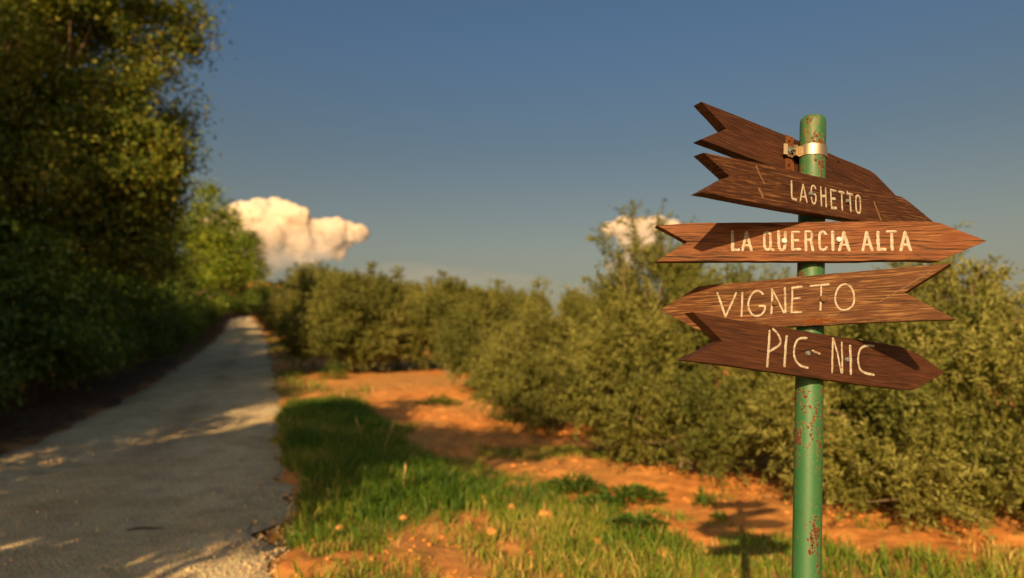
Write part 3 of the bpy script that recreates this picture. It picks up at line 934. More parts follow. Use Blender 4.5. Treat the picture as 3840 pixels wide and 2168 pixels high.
M_GRASS = grass_material()
def gh(x, y): return .085 + .06 * np.clip(fbm(x * 1.1, y * 1.1, 3, 44) + .3, 0, 1) + .17 * verge(x, y)
grass('grass', 460000, (-4.2, 6.5, 3.2, 15), gh, lambda x, y: grass_density(x, y) * (.55 + .45 * verge(x, y)), 51, 'green and straw coloured grass on the verge and below the signpost')
grass('grass', 110000, (-16, 12, 15, 50), lambda x, y: .16 + 0 * x, lambda x, y: grass_density(x, y) * .7, 52, 'thin patches of grass further up the olive grove', .009)
grass('grass', 60000, (-1, 5, -2.5, 3.4), lambda x, y: .11 + 0 * x, lambda x, y: smooth(0.0, .4, x - road_edges_at_y(y)[1]) * .8, 53, 'short grass around the foot of the signpost')


# ------------------------------------------------------------------ gravel and clods
def pebbles(name, n, sampler, size, mat, label, seed, cat):
    rg = np.random.default_rng(seed)
    x, y, z = sampler(rg, n)
    n = len(x)
    base = np.array([[1, 0, 0], [-1, 0, 0], [0, 1, 0], [0, -1, 0], [0, 0, 1], [0, 0, -1]], float)
    tri = np.array([[0, 2, 4], [2, 1, 4], [1, 3, 4], [3, 0, 4], [2, 0, 5], [1, 2, 5], [3, 1, 5], [0, 3, 5]])
    # one subdivision, pushed out to a lumpy stone
    vs = list(map(tuple, base)); fs = []; cache = {}
    def midp(a, b):
        k = (min(a, b), max(a, b))
        if k not in cache:
            v = (np.array(vs[a]) + np.array(vs[b])) / 2; v /= np.linalg.norm(v) * 1.08; vs.append(tuple(v)); cache[k] = len(vs) - 1
        return cache[k]
    for a, b, c in tri:
        ab, bc, ca = midp(a, b), midp(b, c), midp(c, a)
        fs += [(a, ab, ca), (ab, b, bc), (ca, bc, c), (ab, bc, ca)]
    vs = np.array(vs); fs = np.array(fs)
    s = size * np.exp(rg.normal(size=n) * .45)
    a = rg.uniform(0, 6.28, n)
    jit = 1 + rg.uniform(-.28, .28, (n, len(vs)))
    v = vs[None] * jit[:, :, None] * np.stack([rg.uniform(.8, 1.4, n), rg.uniform(.7, 1.1, n), rg.uniform(.45, .8, n)], 1)[:, None, :] * s[:, None, None]
    ca, sa = np.cos(a)[:, None], np.sin(a)[:, None]
    v = np.stack([v[..., 0] * ca - v[..., 1] * sa, v[..., 0] * sa + v[..., 1] * ca, v[..., 2]], -1) + np.stack([x, y, z + s * .15], 1)[:, None]
    Fc = (fs[None] + (np.arange(n) * len(vs))[:, None, None]).reshape(-1)
    me = mesh_np(name, v.reshape(-1, 3), Fc, 3, mat, np.repeat(rg.uniform(0, 1, n), len(vs)))
    return tag(obj(name, me), label, cat, kind='stuff')


def on_road_s(rg, n):
    y = 3.4 + 16 * rg.uniform(0, 1, n) ** 1.7
    xl_, xr_ = road_edges_at_y(y)
    f = rg.uniform(0, 1, n)
    right = rg.uniform(0, 1, n) < .38
    f = np.where(right, 1.01 + rg.normal(size=n) * .055, f)
    x = xl_ + (xr_ - xl_) * f
    rut = np.exp(-((f - .30) / .10) ** 2) + np.exp(-((f - .72) / .10) ** 2)
    z = terrain(x, y) + .03 - .028 * rut - .05 * np.clip(np.abs(f - .5) * 2, 0, 1.06) ** 6
    return x, y, z


pebbles('gravel', 9500, on_road_s, .0065, stone_material('limestone', (.42, .29, .155), (.66, .49, .28)), 'loose pale stones scattered over the track and its edge', 61, 'gravel')


def on_soil_s(rg, n):
    x = rg.uniform(-4, 6, n); y = 3.5 + 14 * rg.uniform(0, 1, n) ** 1.4
    xl_, xr_ = road_edges_at_y(y)
    k = (x > xr_ + .1) & (rg.uniform(0, 1, n) > grass_density(x, y) * .7) & (fbm(x * 1.2, y * 1.2, 2, 12) > -.12)
    x, y = x[k], y[k]
    z = terrain(x, y) + (np.maximum(fbm(x * 4.2, y * 4.2, 4, 40), -.15) * .075 + np.maximum(fbm(x * 1.3, y * 1.3, 3, 50), -.3) * .09)
    return x, y, z


pebbles('soil_clods', 6000, on_soil_s, .013, stone_material('soil_clod', (.38, .14, .034), (.66, .30, .08)), 'crumbled orange clods over the tilled soil', 62, 'soil')

# bigger single clods lying in the grass
M_CLOD = plain_material('pale_clod', (.42, .17, .05), (.62, .30, .10), 25)
for k, (u, v, s) in enumerate([(1822, 1886, .05), (1920, 1914, .042), (2046, 1942, .046), (1990, 1972, .036), (1272, 1990, .036), (1512, 1950, .03), (1845, 2015, .06), (2480, 2110, .075), (2330, 2070, .06), (2630, 2080, .05)]):
    rg = np.random.default_rng(200 + k)
    bm = bmesh.new(); bmesh.ops.create_icosphere(bm, subdivisions=2, radius=s)
    for vv in bm.verts:
        p = np.array(vv.co) / s
        q = 1 + .5 * fbm(p[0] * 1.7 + k * 3, p[1] * 1.7 + p[2] * 2.1, 3, k)
        vv.co = Vector((vv.co.x * q * 1.3, vv.co.y * q, vv.co.z * q * .75))
    g = ground_hit(u, v)
    o = obj('earth_clod', bm_mesh('earth_clod', bm, M_CLOD), loc=(g[0], g[1], g[2] + s * .55)); o.rotation_euler = (0, 0, k * 1.3)
    tag(o, ['orange earth clod at the top edge of the lit grass, below the tree shadow', 'orange earth clod just downhill of the topmost one', 'orange earth clod in line with the bare soil strip', 'small orange earth clod low in the centre grass', 'orange earth clod by the edge of the gravel track',
            'tiny orange earth clod near the tallest dry stalk', 'broad orange earth clod on the bare patch in the centre grass', 'largest orange earth clod, half way to the signpost', 'orange earth clod beside the largest one', 'orange earth clod closest to the signpost pole'][k], 'earth clod', 'earth clods in the grass')

# stick on the road
V, Fq = [], []
g = ground_hit(545, 1998)
tube(V, Fq, [(-.13, -.012, .012), (-.05, .004, .02), (.04, -.004, .018), (.13, .016, .012)], [.006, .010, .009, .004], 7)
tube(V, Fq, [(.04, -.004, .018), (.075, -.03, .022)], [.005, .002], 5)
o = obj('stick', wood_mesh('stick', V, Fq, plain_material('dead_wood', (.03, .022, .015), (.09, .065, .045), 60)), loc=(g[0], g[1], g[2] + .015))
o.rotation_euler = (0, 0, .12)
tag(o, 'short dark stick lying on the shaded track', 'stick')


# weeds and tall stalks
def weed(loc, seed, r, h, n, label):
    n *= 3
    rg = np.random.default_rng(seed)
    a = rg.uniform(0, 6.28, n); f = rg.uniform(.15, 1, n)
    P = np.c_[np.cos(a) * r * f, np.sin(a) * r * f, h * rg.uniform(.05, .9, n) * (1.1 - .7 * f)]
    T = np.c_[np.cos(a), np.sin(a), rg.uniform(-.1, .8, n)]
    N = np.c_[-np.cos(a) * .4, -np.sin(a) * .4, np.ones(n)] + unit(n, rg) * .5
    V = leaf_quads(P, N, T, min(r * .4, .075) * rg.uniform(.6, 1.3, n), min(r * .2, .032) * rg.uniform(.7, 1.2, n), .15)
    n_ = n; root = empty('weed_plant', loc); tag(root, label, 'weed', 'weeds on the orange soil')
    obj('leaves', mesh_np('leaves', V, np.arange(4 * n), 4, M_WEED, np.repeat(rg.uniform(0, 1, n), 4)), root)
    V2, F2 = [], []
    for k in range(5):
        b_ = rg.uniform(0, 6.28)
        tube(V2, F2, [(0, 0, -.02), (math.cos(b_) * r * .2, math.sin(b_) * r * .2, h * .5), (math.cos(b_) * r * .45, math.sin(b_) * r * .45, h)], [.006, .004, .002], 4)
    obj('stems', wood_mesh('stems', V2, F2, M_WEED), root)
    return root


for k, (u, v, r, h, n, lab) in enumerate([(2150, 1850, .30, .20, 170, 'wide leafy weed between shaded grass and orange soil'), (2250, 1905, .20, .12, 110, 'bluish green weed patch beside the wide leafy weed'), (2370, 1880, .28, .16, 150, 'spreading green weed in the middle of the orange soil'),
        (2640, 1900, .10, .20, 60, 'small upright weed under the olives'), (2700, 1950, .08, .08, 40, 'tiny weed tuft on bare orange soil by the signpost'), (2385, 1985, .22, .12, 110, 'low weed at the edge of the foreground grass'), (1250, 1425, .40, .55, 240, 'lush green weed clump at the trackside in the sun'), (1640, 1520, .45, .22, 200, 'bright green weed patch beyond the tree shadow')]):
    g = ground_hit(u, v)
    weed((g[0], g[1], g[2]), 300 + k, r, h, n, lab)
M_STALK = plain_material('dry_stalk', (.38, .25, .10), (.55, .38, .17), 30)
for k, (u, v, h, ln) in enumerate([(1508, 1900, .36, .02), (1432, 1760, .55, .12), (1362, 1700, .45, -.1), (1120, 1860, .18, .03)]):
    g = ground_hit(u, v)
    V, Fq = [], []
    tube(V, Fq, [(0, 0, -.02), (ln * .3, 0, h * .5), (ln, .01, h)], [.005, .004, .002], 5)
    tube(V, Fq, [(ln * .8, .008, h * .82), (ln * 1.02, .01, h * .95), (ln * 1.1, .01, h * 1.06)], [.004, .009, .002], 6)
    o = obj('grass_stalk', wood_mesh('grass_stalk', V, Fq, M_STALK), loc=g)
    tag(o, ['dry straw coloured stalk standing highest in the lit grass', 'tall leaning stalk in the dark verge grass', 'shaded stalk in the verge grass near the track', 'short dry stalk at the edge of the track'][k], 'grass stalk', 'grass stalks on the verge')

# ------------------------------------------------------------------ signpost
DIA = .060
P_TOP = at_depth(3049, 440, DIA * F / 91.5)
P_BOT = at_depth(3024.5, 2160, DIA * F / 103.5)
P_AX = (P_TOP - P_BOT) / np.linalg.norm(P_TOP - P_BOT)
P_GND = P_BOT - P_AX * (P_BOT[2] / P_AX[2])
SIGN = empty('signpost', (float(P_GND[0]), float(P_GND[1]), 0.0))
tag(SIGN, 'rusty green pole signpost carrying five brown wooden arrow boards', 'signpost')
SG = Vector(SIGN.location)


def put(o, M):
    """place a child by its world matrix"""
    o.parent = SIGN
    o.matrix_parent_inverse = Matrix.Identity(4)
    o.matrix_basis = Matrix.Translation(-SG) @ M


zax = Vector(P_AX); xax = Vector((1, 0, 0)); yax = zax.cross(xax).normalized(); xax = yax.cross(zax).normalized()
POLE_M = Matrix(((xax.x, yax.x, zax.x, P_GND[0]), (xax.y, yax.y, zax.y, P_GND[1]), (xax.z, yax.z, zax.z, P_GND[2]), (0, 0, 0, 1)))
H = float(np.linalg.norm(P_TOP - P_GND))
R0 = DIA / 2
bm = bmesh.new()
prof = [(R0, -.35)] + [(R0, H * k / 12) for k in range(0, 12)] + [(R0, H - .016), (R0 * .985, H - .011), (R0 * .93, H - .0062), (R0 * .83, H - .0028), (R0 * .66, H - .0008), (R0 * .35, H), ]
SEG = 48
rings = []
for (r, z) in prof:
    rings.append([bm.verts.new((r * math.cos(2 * math.pi * k / SEG), r * math.sin(2 * math.pi * k / SEG), z)) for k in range(SEG)])
for a, b_ in zip(rings[:-1], rings[1:]):
    for k in range(SEG):
        bm.faces.new((a[k], a[(k + 1) % SEG], b_[(k + 1) % SEG], b_[k]))
bm.faces.new(rings[-1])
pole = obj('pole', bm_mesh('pole', bm, pole_material(), True))
put(pole, POLE_M)


def pole_point(v):
    lo, hi = -.3, 1.2
    for _ in range(50):
        m = (lo + hi) / 2; p = P_BOT + (P_TOP - P_BOT) * m
        q = p - CAM
        if 1084 - F * (q @ CU) / (q @ CF) > v: lo = m
        else: hi = m
    return p


THICK = .029
M_METAL = plain_material('zinc_bolt', (.085, .105, .115), (.15, .18, .195), 80, .45)
M_ZINC = plain_material('pale_zinc_bolt', (.36, .39, .44), (.48, .50, .56), 80, .4)
M_RUSTB = plain_material('rusty_bolt', (.07, .035, .014), (.16, .085, .035), 200, .7)
M_BAND = metal_material('clamp_band', (.44, .37, .26), .40, .12)
M_RUST = plain_material('rust', (.055, .019, .0075), (.16, .058, .018), 120)
M_PAINT = paint_material('cream_paint', (.35, .325, .28), .8)
M_PAINT2 = paint_material('cream_groove_paint', (.34, .315, .27), .95)

W_T = wood_material('stain_dark', (.015, .0045, .0018), (.040, .0125, .0046), (.060, .0205, .0076), (.14, .066, .028), .30, 1.0, 1.3, .1, .8)
W_L = wood_material('stain_scuffed', (.017, .0054, .0021), (.043, .0142, .0052), (.063, .0228, .0086), (.22, .105, .042), .60, 1.0, 4.7, 1.3, .7)
W_Q = wood_material('stain_ringed', (.050, .0165, .0062), (.130, .0435, .0155), (.170, .063, .023), (.30, .155, .062), .50, 1.4, 8.1, .45, 1.0)
W_V = wood_material('stain_bleached', (.034, .0115, .0038), (.080, .0282, .0090), (.110, .042, .0145), (.21, .115, .046), 1.0, .9, 12.9, 1.6, .7)
W_P = wood_material('stain_smooth', (.021, .0069, .0030), (.050, .0164, .0067), (.068, .0240, .0100), (.15, .069, .031), .30, .8, 17.3, .4, .7)
M_SCUFF = plain_material('scuffed_pale_wood', (.055, .026, .012), (.25, .15, .08), 420)
M_CRACK = plain_material('open_crack', (.008, .004, .002), (.016, .008, .004), 90)
M_ROT = plain_material('orange_rot', (.030, .011, .004), (.20, .062, .012), 220)

BOARDS = {
    'T': dict(yaw=25, v=600, rear=True, mat=W_T, label='topmost arrow board, blank, fixed behind the pole',
        out=[(2631, 381), (2943.5, 506), (3100.5, 571), (3230, 625), (3262, 639), (3283, 653), (3329, 700), (3378, 752), (3268, 768), (2913.6, 631), (2628, 522.6), (2723.4, 482.7)]),
    'L': dict(yaw=31, v=735, mat=W_L, label='second arrow board, lettered LAGHETTO in cream capitals',
        out=[(2639, 572.3), (2794, 601), (2943.5, 633.5), (3100, 670), (3244.6, 705.5), (3380, 738), (3396, 747), (3419, 764), (3510, 839), (3405, 861), (3195, 823), (2930, 779), (2628, 721), (2737, 662)],
        bolts=[(3037, 727, 8.0, 0), (3174.7, 754.5, 7.4, 0)]),
    'Q': dict(yaw=-2, v=905, mat=W_Q, label='middle and widest arrow board pointing right, three painted words',
        out=[(2462.5, 845.4), (2576.6, 837.2), (2685, 835), (2962, 833), (3280, 830), (3497.5, 830.8), (3531, 837.5), (3590, 861), (3701.5, 904), (3520, 979.5), (3419, 975), (3279.5, 976.7), (3195.6, 979.5), (2962.5, 979.3), (2753, 978.5), (2460, 981), (2578, 908)],
        bolts=[(2939, 904, 10.2, 0), (3144, 899, 10.0, 0)]),
    'V': dict(yaw=-38, v=1130, mat=W_V, label='arrow board pointing left, carved VIGNETO, worn pale',
        out=[(2474, 1161.8), (2618, 1074), (2677, 1067), (2895, 1049.5), (3000, 1037), (3279.5, 1012.5), (3531, 990), (3562, 990), (3392.5, 1097.4), (3583, 1198), (3280, 1208), (3088.7, 1219.6), (2950, 1225), (2618, 1239.4)],
        bolts=[(2906, 1137, 11.5, 1), (3089, 1120.5, 13.5, 1)]),
    'P': dict(yaw=24, v=1330, mat=W_P, label='lowest arrow board, lettered PIC-NIC by hand',
        out=[(2598, 1170), (2730, 1195), (2895, 1222), (3115, 1257.6), (3280, 1282.3), (3376, 1300.5), (3452, 1332), (3544, 1398), (3440, 1456), (3422, 1464), (3395, 1462), (3280, 1449), (2961, 1404), (2730, 1370), (2570, 1350.7), (2708.7, 1279)],
        bolts=[(3026, 1325, 8.8, 0), (3173, 1348, 8.6, 0)]),
}


def Z(ox, oy, s): return lambda pts: [(ox + x * s, oy + y * s) for x, y in pts]


zA, zB, zC = Z(2940, 660, 320 / 2576), Z(2720, 840, 400 / 2576), Z(3060, 840, 400 / 2576)
zD, zE, zF, zG = Z(2660, 1040, 360 / 2576), Z(2960, 1040, 360 / 2576), Z(2840, 1210, 280 / 1851), Z(3080, 1230, 280 / 1851)
# each letter: list of strokes (points, width in zoomed pixels, closed)
def S(pts, w, closed=False): return (pts, w, closed)
LET = {
 'L': (zA, 320 / 2576, [
   [S([(226, 165), (232, 640), (255, 690), (370, 715)], 76)],
   [S([(490, 745), (575, 265)], 62), S([(578, 262), (690, 800)], 64), S([(535, 622), (650, 645)], 52)],
   [S([(955, 385), (935, 320), (870, 288), (822, 340), (820, 640), (850, 790), (905, 855), (958, 790), (968, 570), (905, 552)], 60)],
   [S([(1110, 345), (1132, 890)], 66), S([(1252, 378), (1270, 925)], 66), S([(1130, 610), (1256, 620)], 74)],
   [S([(1410, 420), (1440, 985)], 68), S([(1412, 432), (1562, 456)], 74), S([(1440, 690), (1535, 690)], 78), S([(1440, 968), (1568, 975)], 82)],
   [S([(1658, 478), (1810, 518)], 78), S([(1735, 510), (1755, 1022)], 72)],
   [S([(1905, 530), (2056, 562)], 82), S([(1985, 555), (2014, 1068)], 72), S([(1902, 462), (1908, 520)], 40)],
   [S([(2168, 660), (2190, 605), (2235, 585), (2275, 612), (2300, 690), (2308, 1030), (2295, 1095), (2255, 1125), (2200, 1090), (2175, 1010)], 64, True)]]),
 'Q': (None, 400 / 2576, [
   [S(zB([(170, 190), (176, 630)]), 72), S(zB([(176, 628), (330, 625)]), 64)],
   [S(zB([(415, 640), (508, 200)]), 64), S(zB([(512, 200), (630, 640)]), 66), S(zB([(480, 515), (572, 515)]), 50)],
   [S(zB([(940, 260), (962, 208), (1012, 196), (1062, 212), (1094, 260), (1095, 550), (1070, 602), (1020, 622), (965, 594), (944, 545)]), 62, True), S(zB([(1065, 575), (1160, 632)]), 56)],
   [S(zB([(1285, 180), (1290, 540), (1310, 600), (1362, 630), (1420, 600), (1444, 540), (1448, 200)]), 66)],
   [S(zB([(1620, 195), (1620, 620)]), 62), S(zB([(1630, 198), (1785, 196)]), 56), S(zB([(1640, 396), (1756, 394)]), 60), S(zB([(1630, 616), (1800, 612)]), 60)],
   [S(zB([(1940, 190), (1945, 632)]), 64), S(zB([(1950, 188), (2045, 186), (2092, 232), (2096, 320), (2050, 378), (1975, 386)]), 58), S(zB([(2062, 390), (2114, 640)]), 62)],
   [S(zB([(2430, 250), (2390, 195), (2330, 182), (2284, 222), (2270, 300), (2275, 540), (2300, 608), (2352, 630), (2420, 610), (2442, 562)]), 60)],
   [S(zC([(400, 190), (410, 622)]), 76)],
   [S(zC([(565, 640), (668, 200)]), 68), S(zC([(672, 200), (800, 640)]), 72), S(zC([(620, 505), (730, 500)]), 50)],
   [S(zC([(1130, 640), (1220, 200)]), 70), S(zC([(1225, 200), (1350, 632)]), 70), S(zC([(1180, 505), (1292, 500)]), 46)],
   [S(zC([(1495, 200), (1505, 620)]), 74), S(zC([(1508, 614), (1672, 614)]), 70)],
   [S(zC([(1712, 186), (1922, 180)]), 62), S(zC([(1822, 200), (1836, 622)]), 72)],
   [S(zC([(2050, 640), (2148, 200)]), 74), S(zC([(2154, 200), (2282, 640)]), 74), S(zC([(2112, 500), (2222, 500)]), 60)],
   ]),
 'V': (None, 360 / 2576, [
   [S(zD([(215, 425), (320, 720), (430, 1062)]), 62), S(zD([(432, 1062), (560, 790), (722, 418)]), 56)],
   [S(zD([(888, 418), (880, 720), (860, 1045)]), 58)],
   [S(zD([(1440, 455), (1380, 385), (1290, 355), (1190, 392), (1100, 510), (1048, 640), (1042, 770), (1090, 930), (1175, 1030), (1300, 1045), (1402, 1000), (1480, 900), (1500, 805), (1480, 765), (1340, 775)]), 60)],
   [S(zD([(1682, 325), (1685, 640), (1665, 970)]), 62), S(zD([(1696, 345), (1850, 640), (2000, 955)]), 50), S(zD([(2030, 290), (2036, 600), (2042, 935)]), 62)],
   [S(zD([(2230, 300), (2225, 600), (2200, 950)]), 54), S(zD([(2225, 285), (2475, 255)]), 68), S(zD([(2240, 578), (2430, 560)]), 56), S(zD([(2200, 945), (2470, 938)]), 54)],
   [S(zE([(572, 240), (800, 215), (1058, 190)]), 62), S(zE([(855, 240), (850, 560), (832, 878)]), 56)],
   [S(zE([(1500, 180), (1620, 222), (1698, 330), (1738, 500), (1740, 650), (1690, 780), (1580, 858), (1440, 888), (1330, 848), (1262, 740), (1224, 600), (1242, 430), (1312, 282), (1400, 202)]), 54, True)]]),
 'P': (None, 280 / 1851, [
   [S(zF([(305, 212), (285, 560), (245, 1085)]), 74), S(zF([(385, 155), (480, 242), (558, 370), (580, 490), (540, 568), (405, 650), (300, 718)]), 62)],
   [S(zF([(728, 345), (700, 580), (676, 1075)]), 80)],
   [S(zF([(1222, 385), (1100, 378), (1000, 412), (932, 540), (905, 680), (910, 830), (958, 960), (1050, 1058), (1180, 1108), (1252, 1115)]), 62)],
   [S(zF([(1362, 692), (1450, 735), (1550, 765)]), 52)],
   [S(zG([(285, 262), (276, 650), (266, 1095)]), 64), S(zG([(300, 280), (400, 640), (492, 1105)]), 60), S(zG([(500, 362), (514, 760), (515, 1112)]), 60)],
   [S(zG([(712, 448), (724, 700), (730, 1132)]), 84)],
   [S(zG([(1302, 452), (1180, 432), (1050, 452), (960, 522), (920, 650), (905, 800), (938, 980), (992, 1072), (1120, 1132), (1302, 1160)]), 62)]]),
}
NAMES = {'L': 'LAGHETTO', 'Q': 'LAQUERCIAALTA', 'V': 'VIGNETO', 'P': 'PIC-NIC'}


def ribbon(bm, pts, w, closed, h0, rg):
    """hand painted stroke: a slightly domed ribbon with uneven edges"""
    P = [np.array(p, float) for p in pts]
    if len(P) > 3:                                   # round the curves
        for _ in range(2):
            Q = []
            n = len(P)
            rngk = range(n) if closed else range(n - 1)
            if not closed: Q.append(P[0])
            for i in rngk:
                a, c = P[i], P[(i + 1) % n]
                Q += [a * .75 + c * .25, a * .25 + c * .75]
            if not closed: Q.append(P[-1])
            P = Q
    else:
        Q = []
        for a, c in zip(P[:-1], P[1:]):
            for k in range(6): Q.append(a + (c - a) * k / 6)
        Q.append(P[-1]); P = Q
    P = np.array(P); n = len(P)
    if closed: t = np.roll(P, -1, 0) - np.roll(P, 1, 0)
    else: t = np.gradient(P, axis=0)
    t /= np.linalg.norm(t, axis=1, keepdims=True) + 1e-9
    nn = np.c_[-t[:, 1], t[:, 0]]
    rowsv = []
    for i in range(n):
        e = 1.0
        wl = w * .5 * (1 + rg.uniform(-.20, .14)) * e; wr = w * .5 * (1 + rg.uniform(-.20, .14)) * e
        cs = []
        for f, hh in ((-1, .0), (-.62, .8), (0, 1.0), (.62, .8), (1, .0)):
            ww = wl if f < 0 else wr
            q = P[i] + nn[i] * f * ww
            cs.append((q[0], q[1], h0 + .00045 * hh))
        rowsv.append(cs)
    if not closed:                                   # rounded brush ends
        for end, sg in ((0, -1), (n - 1, 1)):
            cs = []
            for f in (-.55, -.3, 0, .3, .55):
                q = P[end] + t[end] * sg * w * .38 + nn[end] * f * w * .5
                cs.append((q[0], q[1], h0 + .0001))
            if end == 0: rowsv.insert(0, cs)
            else: rowsv.append(cs)
    vv = [[bm.verts.new(c) for c in cs] for cs in rowsv]
    m = len(vv)
    for i in range(m if closed else m - 1):
        a, c = vv[i], vv[(i + 1) % m]
        for j in range(4):
            bm.faces.new((a[j], a[j + 1], c[j + 1], c[j]))


MARKS = {
    'L': [('scuff_mark', M_SCUFF, [([(2836, 622), (2850, 658), (2868, 690)], 7)]), ('scuff_mark', M_SCUFF, [([(2846, 708), (2855, 724), (2862, 740)], 12)]), ('scuff_mark', M_SCUFF, [([(3278, 757), (3290, 790), (3304, 826)], 10)])],
    'V': [('scuff_mark', M_SCUFF, [([(3300, 1130), (3380, 1085), (3500, 1012)], 4)]), ('rotten_patch', M_ROT, [([(3018, 1210), (3050, 1202), (3082, 1209)], 16), ([(3075, 1200), (3105, 1200), (3135, 1204)], 9)])],
    'P': [('crack', M_CRACK, [(zF([(0, 690), (250, 745), (500, 765), (640, 845), (820, 800), (950, 770), (1300, 655), (1600, 582), (1800, 632)]), 2.4), (zG([(180, 462), (260, 530), (400, 645), (540, 755), (700, 735), (870, 740), (1000, 662), (1200, 650), (1500, 700), (1800, 740)]), 2.6)])],
    'Q': [('crack', M_CRACK, [([(2578, 908), (2640, 907), (2720, 909)], 2.2)]), ('crack', M_CRACK, [(zB([(0, 600), (400, 598), (760, 612)]), 1.6)])],
    'T': [('crack', M_CRACK, [([(2660, 405), (2740, 440), (2850, 486), (2960, 530)], 2.0)]), ('crack', M_CRACK, [([(3120, 640), (3180, 668), (3260, 706)], 2.4)])],
}
for key, B in BOARDS.items():
    yaw = math.radians(B['yaw'])
    pc = pole_point(B['v'])
    nrm = np.array([math.sin(yaw), -math.cos(yaw), 0.0])
    if B.get('rear'): o0 = pc + np.array([0, 1, 0]) * (R0 / math.cos(yaw) + .003)
    else: o0 = pc - np.array([0, 1, 0]) * (R0 / math.cos(yaw) + THICK / math.cos(yaw))

    def hit(u, v):
        r = ray(u, v); return CAM + r * (((o0 - CAM) @ nrm) / (r @ nrm))
    W3 = np.array([hit(u, v) for u, v in B['out']])
    org = W3.mean(axis=0)
    e_x = np.array([math.cos(yaw), math.sin(yaw), 0.0])
    # let local x follow the long edge of the board
    long_edge = W3[3] - W3[1] if key != 'P' else W3[4] - W3[0]
    if key == 'T': long_edge = W3[2] - W3[0]
    e_x = long_edge / np.linalg.norm(long_edge)
    e_y = np.cross(nrm, e_x); e_y /= np.linalg.norm(e_y)
    BM = Matrix(((e_x[0], e_y[0], nrm[0], org[0]), (e_x[1], e_y[1], nrm[1], org[1]), (e_x[2], e_y[2], nrm[2], org[2]), (0, 0, 0, 1)))

    def to2(u, v):
        q = hit(u, v) - org; return np.array([q @ e_x, q @ e_y])
    rg = np.random.default_rng(sum(map(ord, key)) + 5)
    corners = [to2(u, v) for u, v in B['out']]
    outl = []
    for a, c in zip(corners, corners[1:] + corners[:1]):
        L_ = np.linalg.norm(c - a); m = max(1, int(L_ / .018))
        nv = np.array([-(c - a)[1], (c - a)[0]]) / (L_ + 1e-9)
        for k in range(m):
            p = a + (c - a) * k / m
            if k: p = p + nv * rg.normal() * .00032
            outl.append(p)
    bm = bmesh.new()
    front = [bm.verts.new((p[0], p[1], 0)) for p in outl]
    back = [bm.verts.new((p[0], p[1], -THICK)) for p in outl]
    ff = bm.faces.new(front); fb = bm.faces.new(back[::-1])
    for i in range(len(front)):
        j = (i + 1) % len(front)
        bm.faces.new((front[j], front[i], back[i], back[j]))
    bmesh.ops.recalc_face_normals(bm, faces=bm.faces)
    rim = [e for e in bm.edges if (ff in e.link_faces) or (fb in e.link_faces)]
    bmesh.ops.bevel(bm, geom=rim, offset=.0013, segments=2, affect='EDGES', profile=.6)
    me = bm_mesh('arrow_board', bm, B['mat'])
    bo = obj('arrow_board', me)
    put(bo, BM)
    bo['label'] = B['label']

    def sub(name, me_, loc=None):
        s_ = obj(name, me_, bo)
        if loc is not None: s_.location = loc
        return s_
    for (u, v, rpx, rusty) in B.get('bolts', []):
        c = to2(u, v); rr = rpx / F * 1.56
        bm = bmesh.new()
        nseg = 6 if key == 'P' else 20
        prf = [(rr, .0005), (rr, .0042), (rr * .90, .0058), (rr * .45, .0062)] if not rusty else [(rr, .0005), (rr * .98, .003), (rr * .78, .0062), (rr * .4, .0078)]
        rr_ = []
        for (r_, z_) in prf:
            rr_.append([bm.verts.new((r_ * math.cos(2 * math.pi * k / nseg + .3), r_ * math.sin(2 * math.pi * k / nseg + .3), z_)) for k in range(nseg)])
        for a, c2 in zip(rr_[:-1], rr_[1:]):
            for k in range(nseg): bm.faces.new((a[k], a[(k + 1) % nseg], c2[(k + 1) % nseg], c2[k]))
        bm.faces.new(rr_[-1])
        sub('bolt', bm_mesh('bolt', bm, M_RUSTB if rusty else (M_ZINC if key == 'Q' else M_METAL), bool(rusty)), (c[0], c[1], 0))
    if key in LET:
        zf, s, letters = LET[key]
        for ch, strokes in zip(NAMES[key], letters):
            bm = bmesh.new()
            cen = None
            for si, (pts, w, closed) in enumerate(strokes):
                px = zf(pts) if zf else pts
                q = [to2(u, v) for u, v in px]
                if cen is None: cen = q[0]
                wm = np.linalg.norm(to2(px[0][0], px[0][1] + w * s) - to2(*px[0]))
                ribbon(bm, [a - cen for a in q], wm * {'L': 1.0, 'Q': 1.0, 'V': .9, 'P': .96}[key], closed, .00025 + .00022 * si, rg)
            bmesh.ops.recalc_face_normals(bm, faces=bm.faces)
            lo_ = sub('painted_letter', bm_mesh('painted_letter', bm, M_PAINT2 if key == 'V' else M_PAINT), (cen[0], cen[1], 0))
    for mk_name, mk_mat, mk in MARKS.get(key, []):
        bm = bmesh.new(); cen = to2(*mk[0][0][0])
        for si, (pts, wpx) in enumerate(mk):
            q = [to2(u, v) - cen for u, v in pts]
            ribbon(bm, q, wpx / F * 1.5, False, .00012 + .0001 * si, rg)
        bmesh.ops.recalc_face_normals(bm, faces=bm.faces)
        sub(mk_name, bm_mesh(mk_name, bm, mk_mat), (cen[0], cen[1], 0))
    if key == 'T':
        # rusty strap that the clamp is screwed to
        quad = [(2945, 506), (2973, 517), (2976, 655), (2944, 655)]
        bm = bmesh.new()
        f_ = [bm.verts.new((*to2(*p), .0022)) for p in quad]; g_ = [bm.verts.new((*to2(*p), .0003)) for p in quad]
        bm.faces.new(f_)
        for i in range(4): bm.faces.new((f_[(i + 1) % 4], f_[i], g_[i], g_[(i + 1) % 4]))
        bmesh.ops.recalc_face_normals(bm, faces=bm.faces)
        sub('rusty_strap', bm_mesh('rusty_strap', bm, M_RUST))
        EAR_END, EAR_MID = hit(2936, 571), hit(2962, 574)
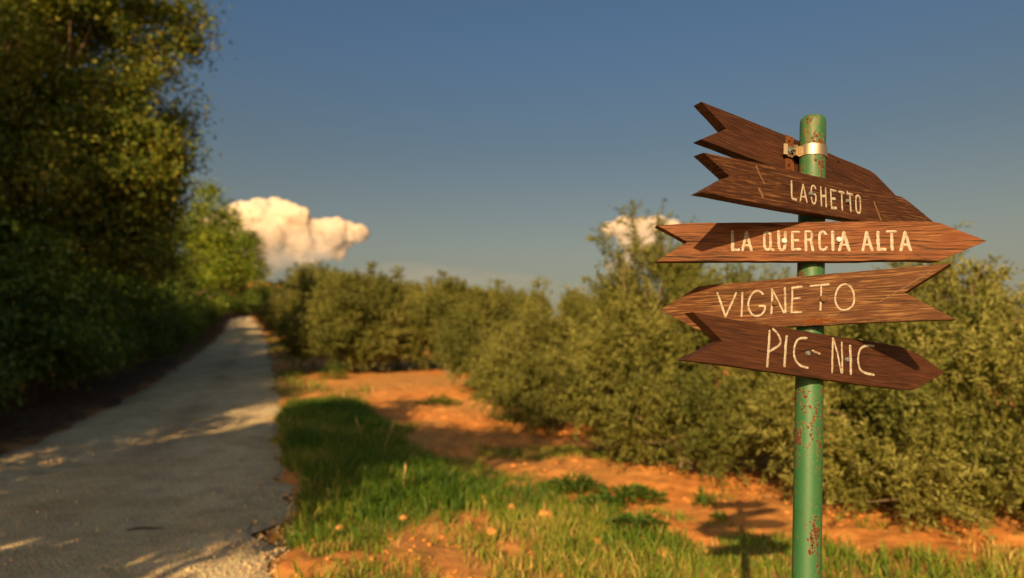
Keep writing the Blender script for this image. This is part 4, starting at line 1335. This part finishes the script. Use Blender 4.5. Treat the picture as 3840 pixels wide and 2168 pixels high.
        for (u, v) in ((2957, 531), (2955, 620), (3141, 606)):
            bm = bmesh.new(); bmesh.ops.create_cone(bm, cap_ends=True, segments=12, radius1=.0032, radius2=.0026, depth=.002)
            c = to2(u, v); sub('screw_hole', bm_mesh('screw_hole', bm, plain_material('hole_dark', (.01, .006, .004), (.02, .012, .008))), (c[0], c[1], .0028))

# clamp band round the pole with its ear, screwed to the strap
pc = pole_point(575)
zc = float((pc - P_GND) @ P_AX)
pi_inv = POLE_M.inverted()


def to_pole(p): return pi_inv @ Vector(p)


ear_end = to_pole(EAR_END); ear_mid = to_pole(EAR_MID)
rb = R0 + .0016
path = []
for k in range(0, 23):                      # from the right-hand back round the front to the left
    a = math.radians(38 - k * 9.6)
    path.append((rb * math.cos(a) * 1.05, rb * math.sin(a), 0))
last = path[-1]
path.append((-rb * 1.42, -rb * .42, 0)); path.append((-rb * 1.55, -rb * .22, 0))
path.append((ear_mid.x + .006, ear_mid.y - .006, 0)); path.append((ear_end.x + .010, ear_end.y - .005, 0))
path.append((ear_end.x + .006, ear_end.y - .014, 0)); path.append((ear_end.x - .004, ear_end.y - .015, 0))
bm = bmesh.new()
hw = .0135
sec = []
P2 = np.array(path)[:, :2]
tt = np.gradient(P2, axis=0); tt /= np.linalg.norm(tt, axis=1, keepdims=True)
nn = np.c_[tt[:, 1], -tt[:, 0]]
for p, n_ in zip(P2, nn):
    q = p - n_ * -.0022
    sec.append([bm.verts.new((p[0], p[1], -hw)), bm.verts.new((p[0], p[1], hw)), bm.verts.new((q[0], q[1], hw)), bm.verts.new((q[0], q[1], -hw))])
for a, c in zip(sec[:-1], sec[1:]):
    for j in range(4): bm.faces.new((a[j], a[(j + 1) % 4], c[(j + 1) % 4], c[j]))
bm.faces.new(sec[0]); bm.faces.new(sec[-1][::-1])
bmesh.ops.recalc_face_normals(bm, faces=bm.faces)
band = obj('clamp', bm_mesh('clamp', bm, M_BAND))
for p in band.data.polygons: p.use_smooth = True
band.data.set_sharp_from_angle(angle=math.radians(32))
put(band, POLE_M @ Matrix.Translation((0, 0, zc)))
band['label'] = 'shiny metal clamp band round the top of the pole'
bm = bmesh.new()
bp = Vector(((ear_mid.x + path[-5][0]) / 2 - .004, (ear_mid.y + path[-5][1]) / 2 - .004, 0))
bmesh.ops.create_cone(bm, cap_ends=True, segments=14, radius1=.0034, radius2=.0034, depth=.020)
bmesh.ops.create_cone(bm, cap_ends=True, segments=6, radius1=.0066, radius2=.0066, depth=.006, matrix=Matrix.Translation((0, 0, -.005)))
bo_ = obj('clamp_bolt', bm_mesh('clamp_bolt', bm, M_METAL), band)
bo_.location = (bp.x, bp.y - .004, .001)
bo_.rotation_euler = (math.radians(90), 0, math.radians(25))
